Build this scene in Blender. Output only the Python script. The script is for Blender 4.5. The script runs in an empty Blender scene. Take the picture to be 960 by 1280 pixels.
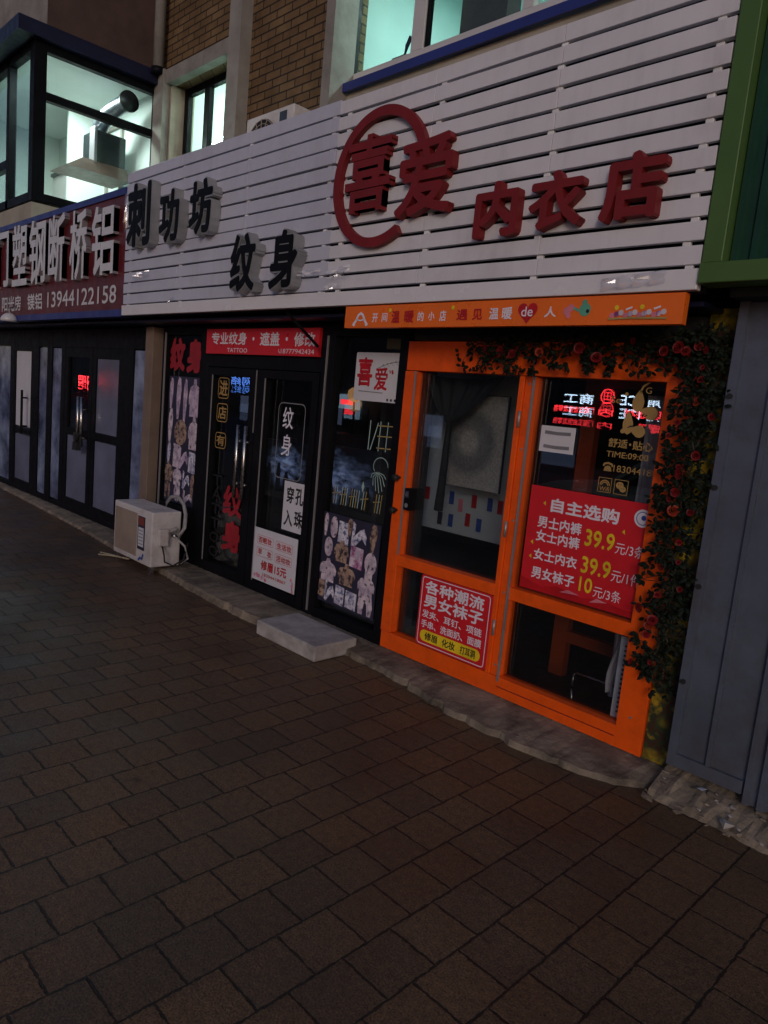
import bpy, bmesh, math, random
from mathutils import Vector, Matrix
PI = math.pi
rnd = random.Random(7)
SC = bpy.context.scene
COL = SC.collection

# ---------------------------------------------------------------- camera
cam = bpy.data.cameras.new('camera')
cam.sensor_fit = 'VERTICAL'; cam.sensor_height = 24.0; cam.lens = 900.58 / 1280 * 24.0
cam.clip_start = 0.05; cam.clip_end = 600
camo = bpy.data.objects.new('camera', cam); COL.objects.link(camo)
camo.location = (0, -3.4, 1.67)
camo.rotation_euler = (Matrix.Rotation(math.radians(44.774), 4, 'Z') @ Matrix.Rotation(math.radians(90 - 8.395), 4, 'X')
                       @ Matrix.Rotation(math.radians(5.476), 4, 'Z')).to_euler()
SC.camera = camo

# ---------------------------------------------------------------- dusk sky and soft low light
SUN_DIR = Vector((0.62, -0.78, 0.30)).normalized()
EL = math.asin(SUN_DIR.z); AZ = math.atan2(SUN_DIR.x, SUN_DIR.y)
SKY = 0.060
w = bpy.data.worlds.new('World'); SC.world = w; w.use_nodes = True
nt = w.node_tree; bg = nt.nodes['Background']
sky = nt.nodes.new('ShaderNodeTexSky'); sky.sky_type = 'NISHITA'; sky.sun_disc = False
sky.sun_elevation = EL; sky.sun_rotation = AZ
mx = nt.nodes.new('ShaderNodeMix'); mx.data_type = 'RGBA'; mx.blend_type = 'MULTIPLY'; mx.inputs[0].default_value = 1
nt.links.new(sky.outputs[0], mx.inputs[6]); mx.inputs[7].default_value = (0.96, 0.90, 1.06, 1)
nt.links.new(mx.outputs[2], bg.inputs[0]); bg.inputs[1].default_value = SKY
sl = bpy.data.lights.new('sun', 'SUN'); sl.energy = 0.50; sl.angle = math.radians(14); sl.color = (1.0, 0.86, 0.79)
so = bpy.data.objects.new('sun', sl); COL.objects.link(so)
so.rotation_euler = SUN_DIR.to_track_quat('Z', 'Y').to_euler()
so.location = (5, -8, 6)
SC.view_settings.view_transform = 'Standard'; SC.view_settings.look = 'None'
SC.view_settings.exposure = 0.0; SC.view_settings.gamma = 1.0; SC.view_settings.use_curve_mapping = False
SC.cycles.use_denoising = True
SC.cycles.max_bounces = 8; SC.cycles.transparent_max_bounces = 24
SC.cycles.sample_clamp_indirect = 4.0

# ---------------------------------------------------------------- materials
def newmat(name):
    m = bpy.data.materials.new(name); m.use_nodes = True
    return m, m.node_tree, m.node_tree.nodes['Principled BSDF']
def coords(t, scale=(1, 1, 1), rot=(0, 0, 0)):
    g = t.nodes.new('ShaderNodeNewGeometry'); mp = t.nodes.new('ShaderNodeMapping')
    mp.inputs['Scale'].default_value = scale; mp.inputs['Rotation'].default_value = rot
    t.links.new(g.outputs['Position'], mp.inputs['Vector']); return mp.outputs[0]
def ramp(t, fac, stops):
    r = t.nodes.new('ShaderNodeValToRGB'); e = r.color_ramp.elements
    while len(e) < len(stops): e.new(0.5)
    for i, (p, c) in enumerate(stops):
        e[i].position = p; e[i].color = (*c, 1) if len(c) == 3 else c
    t.links.new(fac, r.inputs[0]); return r.outputs[0]
def noise(t, vec, scale, detail=4, rough=0.55):
    n = t.nodes.new('ShaderNodeTexNoise'); n.inputs['Scale'].default_value = scale
    n.inputs['Detail'].default_value = detail; n.inputs['Roughness'].default_value = rough
    t.links.new(vec, n.inputs['Vector']); return n.outputs[0]
def mixc(t, fac, a, b, mode='MIX'):
    m = t.nodes.new('ShaderNodeMix'); m.data_type = 'RGBA'; m.blend_type = mode
    for s, v in ((0, fac), (6, a), (7, b)):
        if hasattr(v, 'node'): t.links.new(v, m.inputs[s])
        else: m.inputs[s].default_value = v if s == 0 else (*v, 1)
    return m.outputs[2]
def bump(t, b, h, strength=0.3, dist=0.01):
    n = t.nodes.new('ShaderNodeBump'); n.inputs['Strength'].default_value = strength; n.inputs['Distance'].default_value = dist
    t.links.new(h, n.inputs['Height']); t.links.new(n.outputs[0], b.inputs['Normal'])
def pm(name, c, rough=0.5, metal=0.0, var=0.25, scale=6.0, bmp=0.0, bscale=40.0, spec=0.5, dirt=None, dscale=2.0, damt=0.5, streak=0):
    m, t, b = newmat(name)
    v = coords(t)
    lo = tuple(x * (1 - var) for x in c); hi = tuple(min(1, x * (1 + var * .6)) for x in c)
    col = ramp(t, noise(t, v, scale), [(0.3, lo), (0.7, hi)])
    if dirt:
        msk = ramp(t, noise(t, v, dscale, 8, 0.7), [(0.48, (0, 0, 0)), (0.68, (damt,) * 3)])
        col = mixc(t, msk, col, dirt)
    if streak:
        sm = ramp(t, noise(t, coords(t, (5, 5, .5)), 2.2, 7, .75), [(.50, (1, 1, 1)), (.72, (1 - streak,) * 3)])
        col = mixc(t, 1.0, col, sm, 'MULTIPLY')
    t.links.new(col, b.inputs['Base Color'])
    rr = ramp(t, noise(t, v, scale * 2.3, 3), [(0.3, (max(0, rough - .08),) * 3), (0.7, (min(1, rough + .08),) * 3)])
    t.links.new(rr, b.inputs['Roughness'])
    b.inputs['Metallic'].default_value = metal; b.inputs['Specular IOR Level'].default_value = spec
    if bmp: bump(t, b, noise(t, v, bscale, 5), bmp)
    return m
def emi(name, c, s):
    m, t, b = newmat(name)
    b.inputs['Base Color'].default_value = (*[x * .3 for x in c], 1)
    b.inputs['Emission Color'].default_value = (*c, 1); b.inputs['Emission Strength'].default_value = s
    return m
def glassmat(name, tint, gain=1.7, rough=0.0):
    m = bpy.data.materials.new(name); m.use_nodes = True; t = m.node_tree; t.nodes.clear()
    out = t.nodes.new('ShaderNodeOutputMaterial'); mix = t.nodes.new('ShaderNodeMixShader')
    tr = t.nodes.new('ShaderNodeBsdfTransparent'); tr.inputs[0].default_value = (*tint, 1)
    gl = t.nodes.new('ShaderNodeBsdfGlossy'); gl.inputs['Roughness'].default_value = rough; gl.inputs[0].default_value = (.95, .97, 1, 1)
    lw = t.nodes.new('ShaderNodeLayerWeight'); lw.inputs[0].default_value = .5
    p = t.nodes.new('ShaderNodeMath'); p.operation = 'POWER'; p.inputs[1].default_value = 5
    q = t.nodes.new('ShaderNodeMath'); q.operation = 'MULTIPLY_ADD'; q.inputs[1].default_value = .96 * gain * .8; q.inputs[2].default_value = .04 * gain
    q.use_clamp = True
    t.links.new(lw.outputs['Facing'], p.inputs[0]); t.links.new(p.outputs[0], q.inputs[0])
    t.links.new(q.outputs[0], mix.inputs[0]); t.links.new(tr.outputs[0], mix.inputs[1]); t.links.new(gl.outputs[0], mix.inputs[2])
    t.links.new(mix.outputs[0], out.inputs[0]); return m
M = {}
M['glass'] = glassmat('window_glass', (.82, .85, .86))
M['film'] = glassmat('clear_plastic_film', (.97, .97, .98), 2.2, .06)
M['glass_up'] = glassmat('upper_window_glass', (.80, .90, .88), 1.0)
M['slat'] = pm('white_painted_slat', (.72, .71, .74), .42, 0, .06, 3, .08, 25, .4, (.45, .41, .40), 1.7, .35, .10)
M['slat_cool'] = pm('cool_white_slat', (.56, .57, .66), .36, 0, .06, 3, .08, 25, .45, (.40, .38, .44), 1.7, .35, .09)
M['trim_white'] = pm('white_metal_trim', (.78, .76, .78), .22, 0, .06, 2, .35, 9, .6)
M['clip'] = pm('white_plastic_clip', (.8, .8, .8), .4)
M['dark'] = pm('dark_void', (.012, .012, .016), .7)
M['black_frame'] = pm('black_metal_frame', (.006, .006, .008), .5, .0, .3, 5, .05, 60, .12)
M['letter_black'] = pm('black_acrylic', (.004, .004, .005), .55, 0, .2, 6, 0, 40, .15)
M['letter_silver'] = pm('brushed_silver_edge', (.33, .335, .34), .36, .35, .12, 9)
M['letter_white'] = pm('white_letter_face', (.72, .70, .70), .35, .1, .08, 4)
M['letter_edge'] = pm('grey_letter_edge', (.34, .32, .34), .4, .35, .1, 5)
M['letter_red'] = pm('red_letter', (.20, .007, .008), .6, 0, .2, 5, .1, 60)
M['maroon'] = pm('maroon_panel', (.13, .015, .018), .42, 0, .25, 4)
M['blue_trim'] = pm('blue_trim', (.025, .036, .20), .4, 0, .15, 4)
M['navy'] = pm('dark_blue_metal', (.007, .009, .035), .45)
M['orange'] = pm('orange_paint', (.90, .108, .006), .42, 0, .10, 7, .05, 40, .35, (.42, .05, .006), 13.0, .28, .05)
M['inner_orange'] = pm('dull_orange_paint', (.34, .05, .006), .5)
M['orange_banner'] = pm('orange_banner_print', (.90, .17, .015), .3, 0, .08, 4)
M['red_panel'] = pm('red_print', (.66, .018, .028), .35, 0, .08, 5)
M['red_ink'] = pm('red_ink', (.50, .008, .014), .45)
M['red_vinyl'] = pm('red_vinyl', (.36, .016, .026), .45)
M['white_ink'] = pm('white_ink', (.80, .78, .86), .45, 0, .05)
M['white_paper'] = pm('white_paper', (.66, .66, .70), .6, 0, .06, 5)
M['pink_ink'] = pm('pink_ink', (.72, .22, .28), .5)
M['yellow_ink'] = pm('yellow_ink', (.85, .62, .02), .45)
M['black_ink'] = pm('black_ink', (.012, .012, .015), .5)
M['blue_ink'] = pm('blue_ink', (.03, .08, .35), .5)
M['grey_ink'] = pm('grey_ink', (.22, .22, .24), .5)
M['gold'] = pm('gold_vinyl', (.42, .27, .09), .45, 0, .15)
M['teal_vinyl'] = pm('pale_green_vinyl', (.35, .50, .45), .5)
M['ochre_vinyl'] = pm('ochre_vinyl', (.42, .32, .10), .5)
M['green_ink'] = pm('green_ink', (.12, .42, .28), .5)
M['steel'] = pm('stainless_steel', (.60, .58, .55), .28, 1, .1, 12)
M['alu'] = pm('aluminium_edge', (.38, .37, .36), .5, .6, .05, 3)
M['post'] = pm('tan_painted_post', (.23, .165, .125), .6, 0, .2, 4, .1, 30)
M['concrete'] = pm('worn_concrete', (.25, .205, .155), .85, 0, .45, 5, 1.0, 26, .3, (.05, .042, .034), 3.4, .9)
M['concrete_white'] = pm('pale_concrete', (.46, .44, .42), .85, 0, .2, 5, .35, 26, .3, (.16, .14, .13), 2.6, .7)
M['pier'] = pm('grey_render', (.30, .28, .25), .85, 0, .25, 3, .3, 30, .3, (.14, .12, .10), 1.4, .6)
M['stucco'] = pm('brown_stucco', (.10, .065, .055), .9, 0, .2, 4, .6, 90, .2)
M['cream'] = pm('cream_render', (.42, .38, .30), .85, 0, .2, 3, .2, 30)
M['upvc'] = pm('white_upvc', (.62, .60, .58), .4, 0, .08, 3)
M['room'] = pm('pale_room_paint', (.70, .76, .73), .8, 0, .08, 1.2)
M['room_teal'] = pm('teal_room_paint', (.52, .66, .63), .8, 0, .12, 1.2)
M['hood'] = pm('range_hood_metal', (.045, .055, .06), .35, .5)
M['canopy_brown'] = pm('hood_underside', (.11, .07, .055), .5)
M['duct'] = pm('aluminium_duct', (.22, .24, .27), .35, .9, .2, 20)
M['ac_white'] = pm('aged_white_enamel', (.66, .62, .60), .5, 0, .08, 4, .04, 40, .4, (.28, .20, .14), 5, .45)
M['ac_grille'] = pm('beige_grille', (.36, .28, .22), .6, 0, .12, 6)
M['label_dark'] = pm('dark_label', (.03, .03, .06), .4)
M['label_red'] = pm('brown_red_label', (.22, .05, .04), .4)
M['pipe_wrap'] = pm('insulating_wrap', (.34, .32, .31), .7, 0, .2, 20, .3, 60)
M['rubber'] = pm('black_rubber', (.015, .015, .015), .6)
M['green_trim'] = pm('green_metal_trim', (.075, .155, .035), .45, .1, .12, 3)
M['green_sheet'] = pm('dark_green_sheet', (.008, .055, .03), .45, .2, .2, 3)
M['grey_sheet'] = pm('galvanised_sheet', (.125, .15, .205), .45, .35, .2, 3, .35, 5, .5, (.09, .075, .06), 2.6, .6, .10)
M['leaf'] = pm('artificial_leaf', (.008, .014, .008), .6, 0, .5, 30, 0, 40, .15)
M['stem'] = pm('vine_stem', (.035, .025, .012), .7)
M['rose'] = pm('red_silk_rose', (.20, .008, .011), .55, 0, .35, 40)
M['rose_o'] = pm('orange_silk_rose', (.30, .035, .012), .55, 0, .35, 40)
M['drape'] = pm('black_sheer_cloth', (.025, .028, .03), .8, 0, .3, 10)
M['panel_pale'] = pm('pale_partition', (.50, .54, .58), .7, 0, .12, 2)
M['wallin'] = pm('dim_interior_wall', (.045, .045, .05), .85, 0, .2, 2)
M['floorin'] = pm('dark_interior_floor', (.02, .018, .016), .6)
M['cloth_white'] = pm('white_cloth', (.62, .58, .62), .8, 0, .12, 8)
M['bamboo'] = pm('dry_stick', (.50, .42, .26), .7)
M['asphalt'] = pm('asphalt', (.045, .045, .05), .75, 0, .3, 3, .4, 80)
M['car_white'] = pm('white_car_paint', (.72, .75, .80), .2, 0, .03, 2)
M['car_glass'] = pm('car_glass', (.02, .025, .03), .08)
M['facade'] = pm('far_facade', (.12, .10, .10), .8, 0, .3, 1)
M['led_red'] = emi('red_led', (1.0, .035, .045), 14)
M['led_white'] = emi('blue_white_neon', (.62, .80, 1.0), 14)
M['led_blue'] = emi('blue_neon', (.12, .30, 1.0), 7)
M['led_box'] = emi('lightbox_face', (.55, .78, 1.0), 2.2)
M['lamp_orange'] = emi('orange_lamp', (1.0, .50, .18), 3.0)
M['lamp_white'] = emi('white_lamp', (1.0, .93, .82), 9)
M['shop_glow'] = emi('lit_shop_interior', (.50, .62, 1.0), .55)

def brickmat(name):
    m, t, b = newmat(name)
    v = coords(t, rot=(PI / 2, 0, 0))
    g = t.nodes.new('ShaderNodeNewGeometry'); sx = t.nodes.new('ShaderNodeSeparateXYZ'); cb = t.nodes.new('ShaderNodeCombineXYZ')
    t.links.new(g.outputs['Position'], sx.inputs[0])
    ad = t.nodes.new('ShaderNodeMath'); t.links.new(sx.outputs[0], ad.inputs[0]); t.links.new(sx.outputs[1], ad.inputs[1])
    t.links.new(ad.outputs[0], cb.inputs[0]); t.links.new(sx.outputs[2], cb.inputs[1])
    br = t.nodes.new('ShaderNodeTexBrick'); br.inputs['Scale'].default_value = 1
    br.inputs['Brick Width'].default_value = .26; br.inputs['Row Height'].default_value = .083; br.inputs['Mortar Size'].default_value = .009
    br.inputs['Mortar Smooth'].default_value = .3
    br.inputs['Color1'].default_value = (.22, .14, .068, 1); br.inputs['Color2'].default_value = (.165, .10, .047, 1); br.inputs['Mortar'].default_value = (.035, .026, .02, 1)
    t.links.new(cb.outputs[0], br.inputs['Vector'])
    n = ramp(t, noise(t, coords(t), 3.5, 6, .65), [(.3, (.6, .58, .56)), (.7, (1.1, 1.1, 1.1))])
    t.links.new(mixc(t, 1.0, br.outputs[0], n, 'MULTIPLY'), b.inputs['Base Color'])
    b.inputs['Roughness'].default_value = .85; b.inputs['Specular IOR Level'].default_value = .25
    inv = t.nodes.new('ShaderNodeMath'); inv.operation = 'SUBTRACT'; inv.inputs[0].default_value = 1
    t.links.new(br.outputs['Fac'], inv.inputs[1]); bump(t, b, inv.outputs[0], .5, .012)
    return m
M['brick'] = brickmat('yellow_brown_brick')
def pavermat():
    m, t, b = newmat('brown_concrete_pavers')
    g = t.nodes.new('ShaderNodeNewGeometry'); sx = t.nodes.new('ShaderNodeSeparateXYZ'); cb = t.nodes.new('ShaderNodeCombineXYZ')
    t.links.new(g.outputs['Position'], sx.inputs[0])
    wob = noise(t, coords(t), 14, 6, .7)
    def add(a, k, mul=1.0):
        n = t.nodes.new('ShaderNodeMath'); n.operation = 'MULTIPLY_ADD'; n.inputs[1].default_value = mul; n.inputs[2].default_value = k
        t.links.new(a, n.inputs[0]); return n.outputs[0]
    wv = add(wob, -.007, .014)
    ax = t.nodes.new('ShaderNodeMath'); t.links.new(add(sx.outputs[0], 0.99 + 198 * .198), ax.inputs[0]); t.links.new(wv, ax.inputs[1])
    ay = t.nodes.new('ShaderNodeMath'); t.links.new(add(sx.outputs[1], 41.24 * 1.0), ay.inputs[0]); t.links.new(wv, ay.inputs[1])
    t.links.new(ay.outputs[0], cb.inputs[0]); t.links.new(ax.outputs[0], cb.inputs[1])
    br = t.nodes.new('ShaderNodeTexBrick'); br.inputs['Scale'].default_value = 1
    br.inputs['Brick Width'].default_value = .206; br.inputs['Row Height'].default_value = .198; br.inputs['Mortar Size'].default_value = .0042
    br.inputs['Mortar Smooth'].default_value = .5; br.inputs['Bias'].default_value = -.1
    br.inputs['Color1'].default_value = (.160, .106, .062, 1); br.inputs['Color2'].default_value = (.140, .095, .058, 1); br.inputs['Mortar'].default_value = (.026, .019, .014, 1)
    t.links.new(cb.outputs[0], br.inputs['Vector'])
    jn = ramp(t, noise(t, coords(t), 38, 4, .7), [(.35, (.0022,) * 3), (.62, (.0085,) * 3)]); t.links.new(jn, br.inputs['Mortar Size'])
    def mth(op, a, b_=None, c_=None):
        n = t.nodes.new('ShaderNodeMath'); n.operation = op
        for i, q_ in enumerate((a, b_, c_)):
            if q_ is None: continue
            if hasattr(q_, 'node'): t.links.new(q_, n.inputs[i])
            else: n.inputs[i].default_value = q_
        return n.outputs[0]
    row = mth('FLOOR', mth('DIVIDE', ax.outputs[0], .198)); odd = mth('MODULO', row, 2.0)
    colm = mth('FLOOR', mth('DIVIDE', mth('MULTIPLY_ADD', mth('SUBTRACT', 1.0, odd), .103, ay.outputs[0]), .206))
    cid = t.nodes.new('ShaderNodeCombineXYZ'); t.links.new(row, cid.inputs[0]); t.links.new(colm, cid.inputs[1])
    wn = t.nodes.new('ShaderNodeTexWhiteNoise'); wn.noise_dimensions = '2D'; t.links.new(cid.outputs[0], wn.inputs['Vector'])
    fine = ramp(t, noise(t, coords(t), 140, 3, .7), [(.30, (.28, .28, .29)), (.70, (1.85, 1.75, 1.62))])
    big = ramp(t, noise(t, coords(t), 1.1, 6, .6), [(.3, (.55, .58, .62)), (.68, (1.12, 1.06, 1.0))])
    spots = ramp(t, noise(t, coords(t), 6.5, 2, .4), [(.22, (.45, .43, .42)), (.27, (1, 1, 1))])
    mid = ramp(t, noise(t, coords(t), 34, 6, .75), [(.32, (.62, .62, .64)), (.68, (1.32, 1.28, 1.22))])
    c = mixc(t, 1.0, br.outputs[0], fine, 'MULTIPLY'); c = mixc(t, 1.0, c, mid, 'MULTIPLY'); c = mixc(t, 1.0, c, ramp(t, wn.outputs['Value'], [(0, (.90, .90, .92)), (.5, (1.0, .98, .95)), (1, (1.13, 1.05, .98))]), 'MULTIPLY'); c = mixc(t, 1.0, c, big, 'MULTIPLY'); c = mixc(t, 1.0, c, spots, 'MULTIPLY')
    t.links.new(c, b.inputs['Base Color'])
    t.links.new(ramp(t, noise(t, coords(t), 2.2, 4), [(.35, (.34,) * 3), (.65, (.70,) * 3)]), b.inputs['Roughness'])
    b.inputs['Specular IOR Level'].default_value = .5
    inv = t.nodes.new('ShaderNodeMath'); inv.operation = 'SUBTRACT'; inv.inputs[0].default_value = 1; t.links.new(br.outputs['Fac'], inv.inputs[1])
    h = t.nodes.new('ShaderNodeMath'); h.operation = 'MULTIPLY_ADD'; h.inputs[1].default_value = .45
    t.links.new(noise(t, coords(t), 120, 4, .7), h.inputs[0]); t.links.new(inv.outputs[0], h.inputs[2])
    bump(t, b, h.outputs[0], 1.0, .009)
    g2 = t.nodes.new('ShaderNodeNewGeometry'); tl = t.nodes.new('ShaderNodeVectorMath'); tl.operation = 'MULTIPLY_ADD'
    sb = t.nodes.new('ShaderNodeVectorMath'); sb.operation = 'SUBTRACT'; sb.inputs[1].default_value = (.5, .5, .5); t.links.new(wn.outputs['Color'], sb.inputs[0])
    tl.inputs[1].default_value = (.10, .10, 0); t.links.new(sb.outputs[0], tl.inputs[0]); t.links.new(g2.outputs['Normal'], tl.inputs[2])
    nn = t.nodes.new('ShaderNodeVectorMath'); nn.operation = 'NORMALIZE'; t.links.new(tl.outputs[0], nn.inputs[0])
    t.links.new(nn.outputs[0], [x for x in t.nodes if x.type == 'BUMP'][0].inputs['Normal'])
    return m
M['paver'] = pavermat()
def glowmat(name, c, st, scale):
    """A glowing sheet added for the blue in the shop glass: mottled, and fading out towards the edges of each sheet."""
    m, t, b = newmat(name); v = coords(t, (1, 1, 2.6)); b.inputs['Base Color'].default_value = (.03, .035, .05, 1)
    col = ramp(t, noise(t, v, scale, 5, .6), [(.36, tuple(x * .03 for x in c)), (.54, c), (.74, (.46, .54, .80))])
    tc = t.nodes.new('ShaderNodeTexCoord'); d = t.nodes.new('ShaderNodeVectorMath'); d.operation = 'SUBTRACT'; d.inputs[1].default_value = (.5, .5, .5)
    sc = t.nodes.new('ShaderNodeVectorMath'); sc.operation = 'MULTIPLY'; sc.inputs[1].default_value = (1, 0, 1)
    ln = t.nodes.new('ShaderNodeVectorMath'); ln.operation = 'LENGTH'
    t.links.new(tc.outputs['Generated'], d.inputs[0]); t.links.new(d.outputs[0], sc.inputs[0]); t.links.new(sc.outputs[0], ln.inputs[0])
    ad = t.nodes.new('ShaderNodeMath'); ad.operation = 'MULTIPLY_ADD'; ad.inputs[1].default_value = .3
    t.links.new(noise(t, coords(t), 6, 3), ad.inputs[0]); t.links.new(ln.outputs['Value'], ad.inputs[2])
    t.links.new(mixc(t, 1.0, col, ramp(t, ad.outputs[0], [(.25, (1, 1, 1)), (.62, (0, 0, 0))]), 'MULTIPLY'), b.inputs['Emission Color'])
    b.inputs['Emission Strength'].default_value = st; return m
def printmat(name, base, ink, scale, lo, hi, rough=.4):
    m, t, b = newmat(name)
    v = coords(t)
    f = noise(t, v, scale, 6, .6)
    c = ramp(t, f, [(lo, ink), (hi, base)])
    c2 = ramp(t, noise(t, v, scale * .45, 2), [(.35, (.55, .5, .6)), (.6, (1.05, 1.0, 1.0))])
    t.links.new(mixc(t, 1.0, c, c2, 'MULTIPLY'), b.inputs['Base Color']); b.inputs['Roughness'].default_value = rough
    return m
M['skin_a'] = printmat('printed_skin_pale', (.70, .62, .68), (.10, .09, .12), 26, .38, .46)
M['skin_b'] = printmat('printed_skin_tan', (.46, .33, .24), (.06, .05, .05), 24, .42, .52)
M['skin_c'] = printmat('printed_skin_lilac', (.62, .52, .66), (.22, .12, .20), 22, .34, .46)
M['sketch'] = printmat('printed_sketch', (.72, .74, .82), (.12, .16, .34), 34, .40, .50)
M['sketch_p'] = printmat('printed_watercolour', (.74, .66, .74), (.45, .10, .30), 16, .40, .54)
M['wallpaper'] = None
def foliage_print():
    m, t, b = newmat('foliage_print_wallpaper')
    v = coords(t)
    c = ramp(t, noise(t, v, 9, 5, .6), [(.25, (.010, .02, .014)), (.42, (.03, .06, .02)), (.48, (.07, .02, .012)), (.54, (.02, .04, .02)), (.66, (.42, .27, .012))])
    c2 = ramp(t, noise(t, v, 3.2, 2), [(.46, (0, 0, 0)), (.56, (1, 1, 1))])
    yel = ramp(t, noise(t, v, 26, 4), [(.35, (.10, .10, .01)), (.6, (.50, .34, .015))])
    t.links.new(mixc(t, c2, c, yel), b.inputs['Base Color']); b.inputs['Roughness'].default_value = .5
    return m
M['wallpaper'] = foliage_print()
def ringmat(cx, cz):
    m, t, b = newmat('grey_fur_ring_print')
    g = t.nodes.new('ShaderNodeNewGeometry'); s = t.nodes.new('ShaderNodeVectorMath'); s.operation = 'DISTANCE'
    s.inputs[1].default_value = (cx, .30, cz); t.links.new(g.outputs['Position'], s.inputs[0])
    ad = t.nodes.new('ShaderNodeMath'); ad.operation = 'MULTIPLY_ADD'; ad.inputs[1].default_value = .05
    t.links.new(noise(t, coords(t), 30, 6, .7), ad.inputs[0]); t.links.new(s.outputs['Value'], ad.inputs[2])
    c = ramp(t, ad.outputs[0], [(.08, (.52, .50, .47)), (.125, (.27, .26, .26)), (.20, (.22, .22, .22)), (.26, (.46, .43, .40)), (.36, (.52, .49, .46))])
    f = ramp(t, noise(t, coords(t), 70, 5, .7), [(.3, (.6, .6, .6)), (.7, (1.2, 1.2, 1.2))])
    t.links.new(mixc(t, 1.0, c, f, 'MULTIPLY'), b.inputs['Base Color']); b.inputs['Roughness'].default_value = .9
    return m
M['blue_reflection'] = printmat('painted_blue_reflection', (.36, .45, .64), (.05, .07, .13), 2.6, .34, .66, .07)  # streaked blue colour painting the reflections in the left shop panes
M['grey_film_reflection'] = pm('grey_film_and_reflection', (.17, .185, .26), .12, 0, .25, 2.0)  # frosted film on one door leaf, painted reflection on the lower door panes
M['blue_glow'] = glowmat('added_blue_glow', (.17, .22, .42), .50, 7)  # added glow for the blue in the tattoo shop panes
M['fur'] = ringmat(-2.95, 1.484)

# ---------------------------------------------------------------- mesh helpers
ORG = {}
class MB:
    def __init__(s): s.v = []; s.f = []; s.m = []; s.mats = []
    def mi(s, mat):
        if mat not in s.mats: s.mats.append(mat)
        return s.mats.index(mat)
    def add(s, vs, fs, mat):
        k = len(s.v); i = s.mi(mat); s.v += [tuple(a) for a in vs]
        for f in fs: s.f.append(tuple(k + a for a in f)); s.m.append(i)
        return s
    def box(s, x0, x1, y0, y1, z0, z1, mat):
        return s.add([(x0, y0, z0), (x1, y0, z0), (x1, y1, z0), (x0, y1, z0), (x0, y0, z1), (x1, y0, z1), (x1, y1, z1), (x0, y1, z1)],
                     [(0, 3, 2, 1), (4, 5, 6, 7), (0, 1, 5, 4), (1, 2, 6, 5), (2, 3, 7, 6), (3, 0, 4, 7)], mat)
    def quad(s, x0, x1, z0, z1, y, mat, y1=None):
        y1 = y if y1 is None else y1
        return s.add([(x0, y, z0), (x1, y, z0), (x1, y1, z1), (x0, y1, z1)], [(0, 1, 2, 3)], mat)
    def prism(s, pts, y0, y1, mat, side=None):
        n = len(pts); vs = [(x, y0, z) for x, z in pts] + [(x, y1, z) for x, z in pts]
        s.add(vs, [tuple(range(n)), tuple(range(2 * n - 1, n - 1, -1))], mat)
        s.add(vs, [(i, i + n, (i + 1) % n + n, (i + 1) % n) for i in range(n)], side or mat); return s
    def poly(s, pts, y, mat): return s.add([(x, y, z) for x, z in pts], [tuple(range(len(pts)))], mat)
    def tube(s, pts, r, mat, n=10, caps=True, r1=None):
        pts = [Vector(p) for p in pts]; rings = []
        for i, p in enumerate(pts):
            d = (pts[min(i + 1, len(pts) - 1)] - pts[max(i - 1, 0)]).normalized()
            a = d.cross(Vector((0, 0, 1)) if abs(d.z) < .9 else Vector((1, 0, 0))).normalized(); b = d.cross(a)
            rr = r if r1 is None else r + (r1 - r) * i / (len(pts) - 1)
            rings.append([p + a * rr * math.cos(2 * PI * k / n) + b * rr * math.sin(2 * PI * k / n) for k in range(n)])
        vs = [q for g in rings for q in g]; fs = []
        for i in range(len(rings) - 1):
            for k in range(n): fs.append((i * n + k, i * n + (k + 1) % n, (i + 1) * n + (k + 1) % n, (i + 1) * n + k))
        if caps: fs += [tuple(range(n - 1, -1, -1)), tuple((len(rings) - 1) * n + k for k in range(n))]
        return s.add(vs, fs, mat)
    def disc(s, cx, cz, r, y, mat, n=32, rz=None):
        rz = rz or r
        return s.poly([(cx + r * math.cos(2 * PI * k / n), cz + rz * math.sin(2 * PI * k / n)) for k in range(n)], y, mat)
    def build(s, name, parent=None, smooth=False, bevel=0, origin=None):
        me = bpy.data.meshes.new(name)
        xs = [v[0] for v in s.v]; ys = [v[1] for v in s.v]; zs = [v[2] for v in s.v]
        o = Vector(origin) if origin else Vector(((min(xs) + max(xs)) / 2, (min(ys) + max(ys)) / 2, min(zs)))
        me.from_pydata([tuple(Vector(v) - o) for v in s.v], [], s.f)
        for m in s.mats: me.materials.append(M[m] if isinstance(m, str) else m)
        me.polygons.foreach_set('material_index', s.m)
        if smooth: me.polygons.foreach_set('use_smooth', [True] * len(s.f))
        me.update()
        ob = bpy.data.objects.new(name, me); COL.objects.link(ob)
        ORG[ob] = o
        if parent: ob.parent = parent; ob.location = o - ORG[parent]
        else: ob.location = o
        if bevel:
            b = ob.modifiers.new('bevel', 'BEVEL'); b.width = bevel; b.segments = 2; b.limit_method = 'ANGLE'
        return ob
def tag(o, label, cat, group=None):
    o['label'] = label; o['category'] = cat
    if group: o['group'] = group
    return o
def thing(name, loc, label, cat, group=None):
    o = bpy.data.objects.new(name, None); COL.objects.link(o); o.location = loc; o.empty_display_size = .1
    ORG[o] = Vector(loc); return tag(o, label, cat, group)
def struct(o): o['kind'] = 'structure'; return o

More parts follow.
